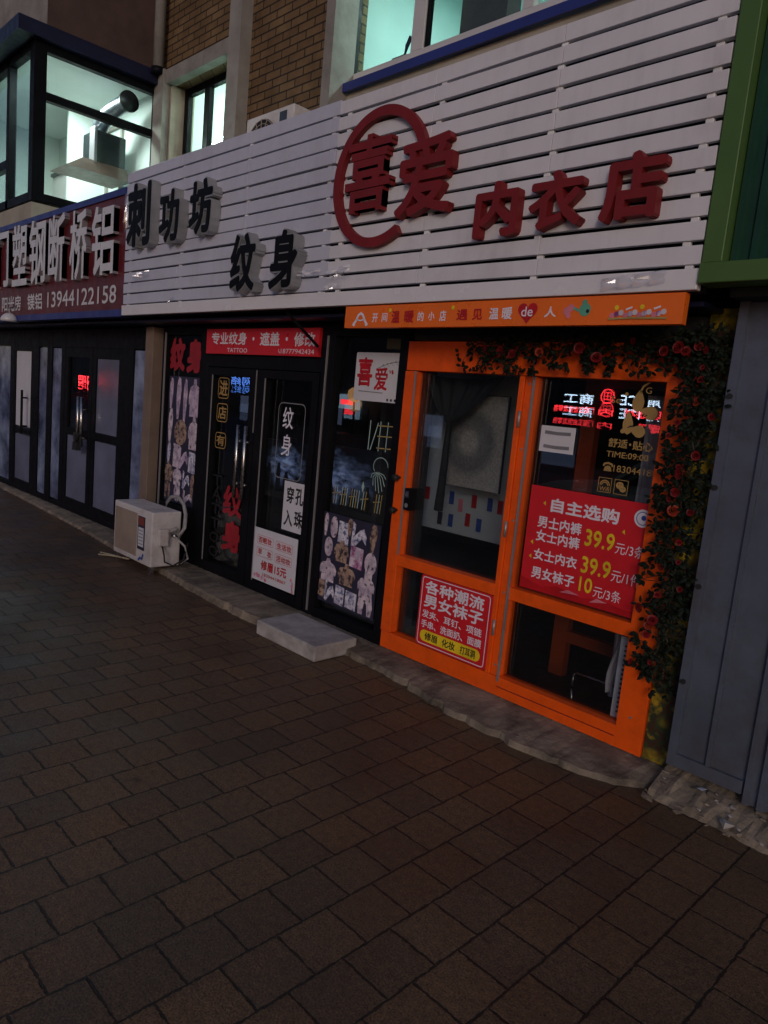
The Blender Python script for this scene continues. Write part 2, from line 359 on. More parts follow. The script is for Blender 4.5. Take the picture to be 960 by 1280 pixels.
_tc = {}
def glyphs(s, bold=0.0):
    k = (s, bold)
    if k not in _tc:
        c = bpy.data.curves.new('type', 'FONT'); c.body = s; c.size = 1; c.offset = bold; c.resolution_u = 3
        o = bpy.data.objects.new('type', c); COL.objects.link(o)
        me = bpy.data.meshes.new_from_object(o.evaluated_get(bpy.context.evaluated_depsgraph_get()))
        vs = [v.co.copy() for v in me.vertices]; fs = [tuple(p.vertices) for p in me.polygons]
        bpy.data.objects.remove(o); bpy.data.curves.remove(c); bpy.data.meshes.remove(me)
        xs = [v.x for v in vs]; ys = [v.y for v in vs]
        x0, x1, y0, y1 = min(xs), max(xs), min(ys), max(ys)
        _tc[k] = ([((v.x - x0) / (x1 - x0), (v.y - y0) / (y1 - y0)) for v in vs], fs)
    return _tc[k]
def put_text(mb, s, x0, x1, z0, z1, y, mat, bold=0.0, depth=0.0, side=None, flip=False, rot=0.0):
    """Letters in the box x0..x1, z0..z1 of the plane at y, facing the street (flip: facing the shops); bold thickens the strokes."""
    uv, fs = glyphs(s)
    if flip: fs = [tuple(reversed(f)) for f in fs]
    e = bold * (z1 - z0); ex = min(e, (x1 - x0) / max(1, len(s)) * bold)
    if bold > .024: ring = [(math.cos(PI * k / 4), math.sin(PI * k / 4)) for k in range(8)] + [(0, 0)]
    elif bold > 0: ring = [(1, 1), (1, -1), (-1, 1), (-1, -1)]
    else: ring = [(0, 0)]
    cx, cz = (x0 + x1) / 2, (z0 + z1) / 2; c_, s_ = math.cos(rot), math.sin(rot)
    for k, (dx, dz) in enumerate(ring):
        P = []; yk = y + (-.00006 if not flip else .00006) * k
        for u, v in uv:
            a = x0 + ex + (1 - u if flip else u) * (x1 - x0 - 2 * ex) + dx * ex - cx; b = z0 + e + v * (z1 - z0 - 2 * e) + dz * e - cz
            P.append((cx + a * c_ - b * s_, cz + a * s_ + b * c_))
        mb.add([(a, yk, b) for a, b in P], fs, mat)
        if depth:
            cnt = {}
            for f in fs:
                for i in range(len(f)): cnt[(f[i], f[(i + 1) % len(f)])] = 1
            n = len(P); mb.add([(a, yk, b) for a, b in P] + [(a, yk + depth, b) for a, b in P], [(a, a + n, b + n, b) for (a, b) in cnt if (b, a) not in cnt], side or mat)
    return mb
def outline(mb, x0, x1, z0, z1, y, t, mat, r=0.02, n=5):
    def rr(d):
        q = max(r - d, .001); P = []
        for cx, cz, a0 in ((x1 - d - q, z1 - d - q, 0), (x0 + d + q, z1 - d - q, 90), (x0 + d + q, z0 + d + q, 180), (x1 - d - q, z0 + d + q, 270)):
            for k in range(n + 1):
                a = math.radians(a0 + 90 * k / n); P.append((cx + q * math.cos(a), cz + q * math.sin(a)))
        return P
    A, B = rr(0), rr(t); k = len(A)
    return mb.add([(x, y, z) for x, z in A + B], [(i, (i + 1) % k, (i + 1) % k + k, i + k) for i in range(k)], mat)
def rounded(x0, x1, z0, z1, r, n=6):
    P = []
    for cx, cz, a0 in ((x1 - r, z1 - r, 0), (x0 + r, z1 - r, 90), (x0 + r, z0 + r, 180), (x1 - r, z0 + r, 270)):
        for k in range(n + 1):
            a = math.radians(a0 + 90 * k / n); P.append((cx + r * math.cos(a), cz + r * math.sin(a)))
    return P
def stroke(mb, pts, wd, y, mat):
    """A flat painted stroke along a polyline in the x-z plane."""
    L = []; R_ = []
    for i, (x, z) in enumerate(pts):
        a = pts[max(i - 1, 0)]; b = pts[min(i + 1, len(pts) - 1)]; d = math.hypot(b[0] - a[0], b[1] - a[1]) or 1
        nx, nz = -(b[1] - a[1]) / d * wd / 2, (b[0] - a[0]) / d * wd / 2
        L.append((x + nx, z + nz)); R_.append((x - nx, z - nz))
    n = len(pts)
    return mb.add([(x, y, z) for x, z in L + R_], [(i + n, i + 1 + n, i + 1, i) for i in range(n - 1)], mat)
def pane(name, parent, x0, x1, z0, z1, y=.012, mat='glass', tilt=.011):
    m = MB(); m.quad(x0, x1, z0, z1, y, mat); m.quad(x0, x1, z0, z1, y + .012, mat, y + .012 + tilt * (z1 - z0))
    return m.build(name, parent)

# ================================================================ ground
g = MB(); g.add([(-90, -10.5, 0), (60, -10.5, 0), (60, 4, 0), (-90, 4, 0)], [(0, 1, 2, 3)], 'paver'); struct(g.build('pavement'))
g = MB(); g.box(-90, 60, -10.65, -10.5, -.13, .012, 'concrete'); struct(g.build('kerb'))
g = MB(); g.add([(-200, -200, -.12), (200, -200, -.12), (200, 60, -.12), (-200, 60, -.12)], [(0, 1, 2, 3)], 'asphalt'); struct(g.build('road'))
# concrete apron along the shopfronts, ragged outer edge
ed = [(-11.8, -.05, .03), (-11.3, -.06, .03), (-10.2, -.10, .03), (-8.7, -.16, .03), (-7.6, -.22, .03), (-6.9, -.27, .035), (-5.95, -.30, .05), (-5.2, -.36, .055), (-4.4, -.40, .06),
      (-4.03, -.38, .06), (-3.6, -.30, .05), (-3.38, -.24, .045), (-3.03, -.235, .04), (-2.7, -.29, .04), (-2.36, -.355, .035), (-2.1, -.36, .035), (-1.86, -.365, .035), (-1.6, -.33, .03), (-1.40, -.27, .03), (-1.25, -.12, .03)]
pts = []
for i in range(len(ed) - 1):
    a, b = ed[i], ed[i + 1]; n = max(2, int((b[0] - a[0]) / .035))
    for k in range(n):
        f = k / n; pts.append((a[0] + (b[0] - a[0]) * f, a[1] + (b[1] - a[1]) * f + rnd.uniform(-.007, .007) + rnd.choice((0, 0, 0, 0, 1)) * rnd.uniform(0, .03), a[2] + (b[2] - a[2]) * f + rnd.uniform(-.004, .004)))
pts.append(ed[-1])
vs = []; fs = []
for x, y, z in pts:
    vs += [(x, y - .015, -.02), (x, y, z), (x, y * .5, .5 * z + .037 + rnd.uniform(-.004, .004)), (x, .08, .072)]
for i in range(len(pts) - 1):
    for j in range(3): fs.append((i * 4 + j, (i + 1) * 4 + j, (i + 1) * 4 + j + 1, i * 4 + j + 1))
g = MB(); g.add(vs, fs, 'concrete'); o = struct(g.build('shopfront_apron', smooth=False))
g = MB(); g.box(-4.02, -3.37, -.51, -.14, 0, .105, 'concrete_white')

o = g.build('doorstep', bevel=.012); tag(o, 'pale concrete block step on the pavement before the tattoo shop door', 'step')
g = MB(); g.add([(-1.06, -.19, .118), (-1.03, -.205, .122), (-1.015, -.185, .13), (-1.045, -.17, .121)], [(0, 1, 2, 3)], 'white_paper'); tag(g.build('paper_scrap'), 'tiny white paper scrap on the broken kerb by the grey metal wall', 'litter')
g = MB()
for i in range(75):
    x = rnd.uniform(-1.26, -.1); y = rnd.uniform(-.30, -.10); r = rnd.choice((.006, .009, .013, .02, .028)) * rnd.uniform(.7, 1.2)
    bmh = bmesh.new()
    for k in range(11): bmh.verts.new((x + rnd.uniform(-1, 1) * r * 1.3, y + rnd.uniform(-1, 1) * r, max(.0, .045 + .07 * (y + .24) / .22) + rnd.uniform(-.6, .5) * r))
    bmesh.ops.convex_hull(bmh, input=bmh.verts); bmh.verts.index_update()
    ok = [v for v in bmh.verts if v.link_faces]; ix = {v: k for k, v in enumerate(ok)}
    g.add([tuple(v.co) for v in ok], [tuple(ix[v] for v in f.verts) for f in bmh.faces], 'concrete' if i % 4 else 'concrete_white'); bmh.free()
vs = []; fs = []
N = 90
for i in range(N + 1):
    x = -1.255 + i * (2.6 / N)
    a_ = .012 * math.sin(i * .23) + .006 * math.sin(i * .61 + 1); vs += [(x, -.262 + a_ + rnd.uniform(-.006, .006), -.02), (x, -.225 + a_ + rnd.uniform(-.008, .008), .030 + .4 * a_ + rnd.uniform(-.008, .008)), (x, -.14 + rnd.uniform(-.012, .012), .07 + .4 * a_ + rnd.uniform(-.009, .009)), (x, .05, .135)]
for i in range(N):
    for j in range(3): fs.append((i * 4 + j, (i + 1) * 4 + j, (i + 1) * 4 + j + 1, i * 4 + j + 1))
fs.append((0, 1, 2, 3)); g.add(vs, fs, 'concrete'); struct(g.build('rubble_kerb'))

# ================================================================ brick residential building behind and above the shops
bd = thing('apartment_building', (-4, 1.2, 0), 'yellow brown brick building rising behind the shop signs', 'building')
WY = 1.2
m = MB()
def wallrect(x0, x1, z0, z1): m.box(x0, x1, WY, WY + .3, z0, z1, 'brick')
wallrect(-14, -9.0, 3.2, 9); wallrect(-9.0, -7.46, 5.34, 9); wallrect(-7.46, -5.72, 3.2, 9)
wallrect(-5.72, -2.4, 6.3, 9); wallrect(-5.72, -2.4, 3.2, 4.40); wallrect(-2.4, 6, 3.2, 9); wallrect(-9.0, -7.46, 3.2, 3.9)
m.build('brick_wall', bd)
m = MB(); m.box(-9.02, -7.475, WY - .06, WY + .05, 5.335, 5.50, 'pier'); m.build('lintel', bd)
m = MB(); m.box(-9.02, -7.475, WY - .05, WY + .3, 3.86, 3.93, 'pier'); m.build('window_sill', bd)
for x0, x1, y in ((-7.47, -7.24, 1.06), (-5.645, -5.52, .95)):
    m = MB(); m.box(x0, x1, y, WY + .02, 3.2, 9, 'pier'); m.build('pilaster', bd)
m = MB(); m.box(-9.24, -9.0, WY - .1, WY - .004, 3.3, 5.50, 'pier'); m.box(-9.0, -8.965, WY + .0, WY + .32, 3.93, 5.335, 'cream'); m.build('window_reveal', bd)
m = MB(); m.tube([(-9.11, 1.08, 5.45), (-9.11, 1.08, 9)], .065, 'pier', 14); m.tube([(-9.11, 1.08, 5.44), (-9.11, 1.08, 5.52)], .085, 'black_frame', 14); m.build('drainpipe', bd, smooth=True)
# far small window
m = MB(); yy = WY + .18
for b in ((-8.965, -8.87, 3.93, 5.335), (-7.55, -7.47, 3.93, 5.335), (-8.87, -7.55, 5.25, 5.335), (-8.87, -7.55, 3.93, 4.0), (-8.48, -8.37, 4.0, 5.25), (-8.87, -8.48, 4.42, 4.56)):
    m.box(b[0], b[1], yy, yy + .07, b[2], b[3], 'black_frame')
wf = m.build('window', bd, bevel=.004)
pane('pane', wf, -8.87, -8.48, 4.56, 5.25, yy + .03, 'glass_up', 0); pane('pane', wf, -8.37, -7.55, 4.0, 5.25, yy + .03, 'glass_up', 0)
# large white window
m = MB(); yy = WY + .02
for b in ((-5.71, -5.585, 4.53, 6.3), (-5.585, -2.4, 4.53, 4.655), (-4.80, -4.66, 4.655, 6.2), (-3.65, -3.55, 4.655, 6.2), (-5.585, -2.4, 6.2, 6.3), (-2.5, -2.4, 4.655, 6.2)):
    m.box(b[0], b[1], yy, yy + .09, b[2], b[3], 'upvc')
for b in ((-5.585, -5.565, 4.655, 6.2), (-4.66, -4.64, 4.655, 6.2)): m.box(b[0], b[1], yy + .02, yy + .08, b[2], b[3], 'black_frame')
wf = m.build('window', bd, bevel=.004); wf['label'] = 'wide white framed window'
for a, b in ((-5.565, -4.80), (-4.64, -3.65), (-3.55, -2.5)): pane('pane', wf, a, b, 4.655, 6.2, yy + .05, 'glass_up', 0)
m = MB(); m.box(-5.79, -2.0, WY - .07, WY + .02, 4.47, 4.53, 'blue_trim'); m.box(-5.79, -2.0, WY - .10, WY - .068, 4.455, 4.53, 'blue_trim'); m.build('window_sill', bd)
m = MB(); m.box(-5.70, 2, WY - .045, WY - .002, 3.4, 4.455, 'cream'); m.build('render_band', bd)
# rooms behind the windows
def room(x0, x1, y0, y1, z0, z1, mat, name):
    q = MB(); q.box(x0 - .05, x0, y0, y1, z0, z1, mat); q.box(x1, x1 + .05, y0, y1, z0, z1, mat); q.box(x0 - .05, x1 + .05, y1, y1 + .05, z0, z1, mat)
    q.box(x0 - .05, x1 + .05, y0, y1 + .05, z1, z1 + .05, mat); q.box(x0 - .05, x1 + .05, y0, y1 + .05, z0 - .05, z0, mat); return q.build(name, bd)
room(-9.4, -7.2, WY + .31, 3.8, 3.7, 6.0, 'room', 'room_walls')
room(-6.2, -1.9, WY + .31, 4.2, 3.7, 6.4, 'room_teal', 'room_walls')
m = MB(); m.box(-5.15, -4.98, 1.34, 1.46, 4.66, 4.74, 'stucco'); m.tube([(-5.06, 1.40, 4.74), (-5.03, 1.40, 4.84), (-4.98, 1.39, 4.90)], .02, 'leaf', 6); m.build('sill_pot', bd)
m = MB(); m.box(-4.62, -4.12, 1.62, 1.80, 3.7, 6.2, 'stucco'); m.build('cabinet', bd)
def lampin(name, x, y, z, wl, wd, e, c):
    l = bpy.data.lights.new(name, 'AREA'); l.shape = 'RECTANGLE'; l.size = wl; l.size_y = wd; l.energy = e; l.color = c
    o = bpy.data.objects.new(name, l); COL.objects.link(o); o.location = (x, y, z); return o
lampin('ceiling_lamp', -8.3, 2.6, 5.93, 1.0, .3, 95, (.88, 1, .93))
lampin('ceiling_lamp', -4.4, 2.6, 6.3, 1.2, .4, 110, (.80, 1, .98))
# ground floor shop rooms and the canopy slab
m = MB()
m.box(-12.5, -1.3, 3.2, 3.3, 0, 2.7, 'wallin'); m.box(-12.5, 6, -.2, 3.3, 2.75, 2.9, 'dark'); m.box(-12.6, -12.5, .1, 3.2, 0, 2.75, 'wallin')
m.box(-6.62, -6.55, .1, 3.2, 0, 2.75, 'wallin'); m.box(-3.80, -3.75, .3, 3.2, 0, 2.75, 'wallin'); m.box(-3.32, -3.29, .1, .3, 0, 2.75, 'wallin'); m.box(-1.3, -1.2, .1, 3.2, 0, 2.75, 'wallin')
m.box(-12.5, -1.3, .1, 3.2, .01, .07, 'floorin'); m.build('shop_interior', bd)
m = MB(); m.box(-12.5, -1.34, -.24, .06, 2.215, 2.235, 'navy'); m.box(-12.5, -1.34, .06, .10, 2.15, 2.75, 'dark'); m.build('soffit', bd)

# enclosed balcony, first floor left
bc = thing('enclosed_balcony', (-10.8, .4, 3.4), 'lit glazed balcony with black frames and dark blue roof edge', 'balcony')
BX, BY = -9.23, -.33
m = MB()
m.box(BX - .13, BX, BY, BY + .14, 3.62, 5.34, 'black_frame')
m.box(BX - .09, BX, BY + .14, 1.19, 3.62, 3.72, 'black_frame'); m.box(BX - .09, BX, BY + .14, 1.19, 4.74, 4.83, 'black_frame'); m.box(BX - .09, BX, BY + .14, 1.19, 5.25, 5.34, 'black_frame'); m.box(BX - .09, BX, 1.12, 1.19, 3.72, 5.25, 'black_frame')
for x in (-10.15, -11.2, -12.4): m.box(x, x + .09, BY, BY + .09, 3.62, 5.34, 'black_frame')
m.box(-12.4, BX - .13, BY, BY + .09, 5.25, 5.34, 'black_frame'); m.box(-12.4, BX - .13, BY, BY + .09, 3.62, 3.72, 'black_frame'); m.box(-12.4, -10.15, BY, BY + .09, 4.1, 4.2, 'black_frame')
m.build('frame', bc, bevel=.004)
def sidepane(y0, y1, z0, z1):
    q = MB(); q.add([(BX - .04, y0, z0), (BX - .04, y1, z0), (BX - .04, y1, z1), (BX - .04, y0, z1)], [(0, 1, 2, 3)], 'glass_up'); q.build('pane', bc)
sidepane(BY + .14, 1.12, 3.72, 4.74); sidepane(BY + .14, 1.12, 4.83, 5.25)
pane('pane', bc, -10.06, BX - .13, 3.72, 5.25, BY + .04, 'glass_up', 0); pane('pane', bc, -11.11, -10.15, 4.2, 5.25, BY + .04, 'glass_up', 0); pane('pane', bc, -11.11, -10.15, 3.72, 4.1, BY + .04, 'glass_up', 0); pane('pane', bc, -12.31, -11.2, 4.2, 5.25, BY + .04, 'glass_up', 0)
m = MB(); m.box(-12.5, BX, BY, 1.19, 3.30, 3.60, 'cream'); m.build('parapet', bc)
m = MB(); m.box(-12.6, BX + .09, BY - .20, 1.19, 5.345, 5.50, 'navy'); m.build('roof_edge', bc)
m = MB(); m.box(-12.5, -12.45, BY + .1, 1.15, 3.62, 5.33, 'room'); m.box(-12.45, BX - .1, 1.14, 1.19, 3.62, 5.33, 'room'); m.box(-12.45, BX - .1, BY + .1, 1.14, 5.30, 5.335, 'room'); m.box(-12.45, BX - .1, BY + .1, 1.14, 3.605, 3.63, 'room')
m.box(-10.75, -10.7, .62, 1.14, 3.63, 5.3, 'room'); m.build('inner_wall', bc)
lampin('balcony_lamp', -9.95, .2, 5.25, .5, .5, 75, (.88, 1, .95))
m = MB(); m.box(-13.5, -9.42, BY + .2, WY, 5.50, 9, 'stucco'); m.box(-13.5, -9.425, BY + .185, BY + .198, 5.50, 9, 'pier'); m.build('upper_storey', bc)
m = MB()
for b in ((-10.62, -10.57, 4.0, 5.1), (-10.17, -10.12, 4.0, 5.1), (-10.57, -10.17, 5.05, 5.1), (-10.57, -10.17, 4.6, 4.64)): m.box(b[0], b[1], 1.10, 1.138, b[2], b[3], 'pier')
m.build('inner_window_frame', bc)
m = MB(); m.box(-11.6, -10.8, .75, 1.13, 3.63, 4.5, 'upvc'); m.box(-11.6, -10.8, .72, 1.13, 4.5, 4.54, 'hood'); m.build('kitchen_cabinet', bc)
# range hood
rh = thing('range_hood', (-9.95, .75, 4.2), 'dark range hood with silver duct inside the lit glazed balcony', 'range hood')
m = MB(); m.box(-10.15, -9.75, .60, 1.0, 4.40, 4.78, 'hood'); m.box(-9.9, -9.74, .58, .62, 4.38, 4.82, 'letter_edge'); m.build('body', rh, bevel=.01)
m = MB(); m.add([(-10.25, .22, 4.24), (-9.68, .22, 4.24), (-9.68, 1.05, 4.24), (-10.25, 1.05, 4.24), (-10.15, .45, 4.40), (-9.75, .45, 4.40), (-9.75, 1.02, 4.40), (-10.15, 1.02, 4.40)],
                [(0, 3, 2, 1), (4, 5, 6, 7), (0, 1, 5, 4), (1, 2, 6, 5), (2, 3, 7, 6), (3, 0, 4, 7)], 'canopy_brown'); m.build('canopy', rh)
m = MB(); P = [(-9.95, .72, 4.78), (-9.93, .72, 4.86), (-9.82, .73, 4.95), (-9.68, .76, 5.02), (-9.5, .80, 5.07), (-9.33, .82, 5.09)]
Q = []
for i in range(len(P) - 1):
    for k in range(5): Q.append(Vector(P[i]).lerp(Vector(P[i + 1]), k / 5))
m.tube(Q, .10, 'duct', 16, False)
m.tube([(-9.34, .82, 5.088), (-9.30, .822, 5.092)], .125, 'hood', 20); m.build('duct', rh, smooth=True)

# ---------------------------------------------------------------- condenser units
def condenser(name, x0, x1, y0, y1, z0, z1, label, round_fan):
    t = thing(name, ((x0 + x1) / 2, (y0 + y1) / 2, z0), label, 'air conditioner')
    q = MB(); q.box(x0, x1, y0, y1, z0, z1, 'ac_white'); q.build('casing', t, bevel=.012)
    q = MB(); fx1 = x0 + (x1 - x0) * .70
    if round_fan:
        cx, cz, r = x0 + (x1 - x0) * .36, (z0 + z1) / 2, (z1 - z0) * .42
        q.disc(cx, cz, r, y0 - .004, 'dark')
        for k in range(1, 7):
            rr = r * k / 6.2; q.tube([(cx + rr * math.cos(a), y0 - .010, cz + rr * math.sin(a)) for a in [2 * PI * j / 24 for j in range(25)]], .004, 'ac_grille', 5, False)
        for k in range(8):
            a = PI * k / 8; q.tube([(cx - r * math.cos(a), y0 - .014, cz - r * math.sin(a)), (cx + r * math.cos(a), y0 - .014, cz + r * math.sin(a))], .004, 'ac_grille', 5)
    else:
        a0, a1 = x0 + .035, fx1 - .05
        q.box(a0, a1, y0 - .006, y0 - .0015, z0 + .05, z1 - .05, 'ac_grille')
        n = 26
        for k in range(n):
            z = z0 + .06 + (z1 - z0 - .12) * k / (n - 1); q.box(a0 + .01, a1 - .01, y0 - .010, y0 - .006, z - .003, z + .003, 'ac_grille')
    q.build('fan_grille', t)
    return t, fx1
t, fx = condenser('condenser_unit', -6.47, -5.73, -.45, -.17, .075, .565, 'beige air conditioner unit standing on the ground by the tattoo shop', False)
q = MB(); q.box(fx - .03, fx + .10, -.4545, -.4515, .20, .50, 'label_dark'); q.box(fx - .022, fx + .092, -.4562, -.4552, .42, .492, 'label_red'); q.box(fx - .015, fx + .085, -.4562, -.4552, .23, .40, 'white_paper')
for i in range(5): q.box(fx - .005, fx + .075, -.4575, -.4567, .25 + i * .03, .258 + i * .03, 'grey_ink')
stroke(q, [(fx + .0, .10), (fx + .04, .13), (fx + .07, .12), (fx + .09, .17)], .02, -.4567, 'blue_ink'); q.build('label_plate', t)
q = MB(); q.box(-5.728, -5.68, -.40, -.31, .27, .42, 'ac_white'); q.build('valve_cover', t, bevel=.008)
q = MB(); q.tube([(-5.70, -.30, .40), (-5.655, -.27, .42), (-5.65, -.25, .44)], .018, 'pipe_wrap', 8); q.tube([(-5.71, -.26, .36), (-5.66, -.26, .36)], .018, 'steel', 8); q.build('valve', t, smooth=True)
q = MB()
q.tube([(-5.70, -.36, .27), (-5.66, -.36, .20), (-5.68, -.34, .13), (-5.64, -.28, .10), (-5.60, -.2, .16), (-5.62, -.16, .3)], .008, 'rubber', 6)
q.tube([(-5.66, -.27, .36), (-5.60, -.2, .28), (-5.62, -.15, .16), (-5.66, -.2, .10)], .010, 'pipe_wrap', 6); q.build('cable', t, smooth=True)
q = MB(); P = [(-6.10, -.14, .50), (-6.06, -.14, .60), (-5.98, -.14, .66), (-5.86, -.14, .675), (-5.74, -.15, .63), (-5.66, -.17, .55), (-5.62, -.2, .44), (-5.63, -.24, .36)]
q.tube(P, .017, 'pipe_wrap', 10); q.build('insulated_pipe', t, smooth=True)
q = MB()
for x in (-6.44, -5.80):
    for y in (-.43, -.19): q.box(x, x + .04, y, y + .03, .0, .078, 'steel')
q.build('feet', t)
t, fx = condenser('condenser_unit', -6.52, -5.76, .75, 1.03, 3.72, 4.30, 'pale air conditioner unit with round fan on the brick wall above the sign', True)
q = MB(); q.box(fx + .02, fx + .13, .745, .7485, 4.12, 4.26, 'label_dark'); q.build('label_plate', t)
q = MB()
for x in (-6.4, -5.9): q.box(x, x + .04, .76, 1.19, 3.67, 3.718, 'steel'); q.box(x, x + .04, 1.15, 1.19, 3.4, 3.67, 'steel')
q.build('bracket', t)
q = MB(); q.tube([(-5.74, .9, 4.1), (-5.68, 1.0, 4.2), (-5.72, 1.12, 4.45), (-5.72, 1.16, 4.6)], .022, 'rubber', 8); q.build('pipe', t)
q = MB(); q.tube([(-6.62, -.52, .012), (-6.45, -.46, .03), (-6.2, -.42, .05)], .008, 'bamboo', 6); q.tube([(-6.70, -.47, .012), (-6.3, -.40, .035)], .006, 'bamboo', 6)
o = q.build('dry_stick'); tag(o, 'dry pale sticks lying on the pavement under the air conditioner', 'stick')

# ================================================================ signboards
def slat_sign(name, x0, x1, z0, z1, mat, gap, label, n=13):
    t = thing(name, ((x0 + x1) / 2, -.3, z0), label, 'sign')
    q = MB(); q.box(x0, x1, -.275, -.24, z0, z1, 'dark')
    for x in [x0 + .02 + (x1 - x0 - .06) * k / 4 for k in range(5)]: q.box(x, x + .03, -.318, -.275, z0 + .02, z1 - .02, 'black_frame')
    q.build('backing', t)
    p = (z1 - z0) / n; q = MB()
    for k in range(1, n):
        za = z0 + k * p; ns = 3; e0 = 0; yq = -.35 + rnd.uniform(-.002, .002)
        for h in range(ns):
            xa = x0 + (x1 - x0) * h / ns + (.001 if h else 0); xb = x0 + (x1 - .001 - x0) * (h + 1) / ns - .001; e1 = rnd.uniform(-.0035, .0035) if h < ns - 1 else 0
            zl, zh = za + gap / 2, za + p - gap / 2; y2 = yq + rnd.uniform(-.003, .003)
            q.add([(xa, yq, zl + e0), (xb, y2, zl + e1), (xb, -.32, zl + e1), (xa, -.32, zl + e0), (xa, yq, zh + e0), (xb, y2, zh + e1), (xb, -.32, zh + e1), (xa, -.32, zh + e0)], [(0, 3, 2, 1), (4, 5, 6, 7), (0, 1, 5, 4), (1, 2, 6, 5), (2, 3, 7, 6), (3, 0, 4, 7)], mat); e0 = e1; yq = y2
    slq = q
    q = MB(); q.box(x0, x1 + .004, -.362, -.318, z0, z0 + p - gap / 2, 'trim_white'); q.build('bottom_trim', t, bevel=.004)
    q = slq
    for k in range(1, n):
        for j in range(4):
            x = x0 + .07 + (x1 - x0 - .15) * j / 3 + rnd.uniform(-.015, .015); q.box(x, x + .035, -.340, -.320, z0 + k * p - gap * .48, z0 + k * p + gap * .48, 'clip')
    q.build('slats', t, bevel=.003)
    return t
ts = slat_sign('tattoo_signboard', -6.695, -3.748, 2.262, 3.525, 'slat_cool', .012, 'white slatted signboard with black and silver letters above the tattoo shop')
ls = slat_sign('lingerie_signboard', -3.746, -1.335, 2.262, 3.515, 'slat', .019, 'white slatted signboard with red ring and red letters')
def channel_letter(par, s, x0, x1, z0, z1, yf, depth, edge=.009):
    q = MB(); put_text(q, s, x0, x1, z0, z1, yf, 'letter_silver', .062, depth, 'letter_silver'); b = q.build('letter', par)
    q = MB(); put_text(q, s, x0 + edge, x1 - edge, z0 + edge, z1 - edge, yf - .006, 'letter_black', .032, .005, 'letter_black'); q.build('letter_face', b)
for s, r in (('刺', (-6.50, -6.05, 2.82, 3.37)), ('功', (-5.90, -5.56, 2.81, 3.24)), ('坊', (-5.41, -5.06, 2.83, 3.25)), ('纹', (-4.77, -4.44, 2.37, 2.79)), ('身', (-4.28, -3.96, 2.37, 2.77))):
    channel_letter(ts, s, *r, -.43, .08)
q = MB(); cx, cz, r0 = -3.31, 2.985, .395
angs = [math.radians(a) for a in range(8, 308, 5)]
vs = []; fs = []
for a in angs:
    for r, y in ((r0, -.388), (r0 - .056, -.388), (r0 - .056, -.345), (r0, -.345)): vs.append((cx + r * math.cos(a), y, cz + r * math.sin(a)))
for i in range(len(angs) - 1):
    for j in range(4): fs.append((i * 4 + j, i * 4 + (j + 1) % 4, (i + 1) * 4 + (j + 1) % 4, (i + 1) * 4 + j))
fs += [(3, 2, 1, 0), tuple(len(vs) - 4 + k for k in range(4))]
q.add(vs, fs, 'letter_red'); q.build('ring', ls)
for s, r, bold in (('喜', (-3.58, -3.19, 2.795, 3.235), .026), ('爱', (-3.13, -2.715, 2.725, 3.14), .028), ('内', (-2.53, -2.26, 2.56, 2.83), .042), ('衣', (-2.195, -1.90, 2.565, 2.83), .042), ('店', (-1.81, -1.52, 2.565, 2.85), .042)):
    q = MB(); put_text(q, s, *r, -.40, 'letter_red', bold * .86, .052, 'letter_red'); q.build('letter', ls)
q = MB(); q.tube([(-4.22, -.30, 2.25), (-4.06, -.12, 2.03)], .012, 'black_frame', 6); q.build('brace', ts)
for par, pts in ((ts, ((-6.30, 2.60, .26, .06), (-6.66, 3.18, .08, .34), (-5.75, 2.37, .10, .03), (-3.95, 2.47, .30, .05))), (ls, ((-3.62, 2.46, .22, .08), (-3.66, 2.38, .16, .05), (-1.62, 2.31, .30, .06), (-3.70, 2.95, .10, .05)))):
    for x, z, wd, hg in pts:
        q = MB(); vs = []; fs = []
        for j in range(5):
            for i in range(9): vs.append((x + wd * (i / 8 - .5) + rnd.uniform(-.006, .006), -.3665 - (wd / 8) * rnd.uniform(.6, 1.5) * (i % 2) * (j not in (0, 4)), z + hg * (j / 4 - .5) + .02 * (i / 8 - .5)))
        for j in range(4):
            for i in range(8): a = j * 9 + i; fs.append((a, a + 1, a + 10, a + 9))
        q.add(vs, fs, 'film'); q.build('plastic_film', par)
# left shop signboard
lf = thing('window_shop_signboard', (-9, -.3, 2.257), 'maroon signboard with white raised letters and blue edges on the left', 'sign')
q = MB(); q.box(-11.8, -6.70, -.345, -.25, 2.32, 3.345, 'maroon'); q.build('panel', lf)
q = MB(); q.box(-11.8, -6.70, -.36, -.25, 2.255, 2.32, 'blue_trim'); q.box(-11.8, -6.70, -.36, -.25, 3.345, 3.405, 'blue_trim'); q.build('edge_trim', lf)
for s, r in (('门', (-10.27, -9.76, 2.66, 3.34)), ('塑', (-9.62, -9.12, 2.65, 3.345)), ('钢', (-9.05, -8.55, 2.64, 3.34)), ('断', (-8.46, -8.02, 2.64, 3.33)), ('桥', (-7.87, -7.45, 2.63, 3.31)), ('铝', (-7.33, -6.83, 2.64, 3.285))):
    q = MB(); put_text(q, s, *r, -.40, 'letter_white', .018, .055, 'letter_edge'); q.build('letter', lf)
q = MB(); put_text(q, '阳光房', -10.14, -9.45, 2.375, 2.555, -.348, 'letter_white', .02); put_text(q, '镁铝', -9.23, -8.76, 2.372, 2.555, -.348, 'letter_white', .02); put_text(q, '13944122158', -8.60, -6.85, 2.385, 2.553, -.348, 'letter_white', .012); q.build('lettering', lf)
dl = thing('dome_lamp', (-9.62, -.37, 2.27), 'small white dome lamp under the maroon signboard', 'lamp')
q = MB(); vs = []; fs = []
for i in range(6):
    a = PI / 2 * i / 5
    for k in range(14): vs.append((-9.62 + .10 * math.cos(a) * math.cos(2 * PI * k / 14), -.42 + .10 * math.cos(a) * math.sin(2 * PI * k / 14), 2.24 + .10 * math.sin(a)))
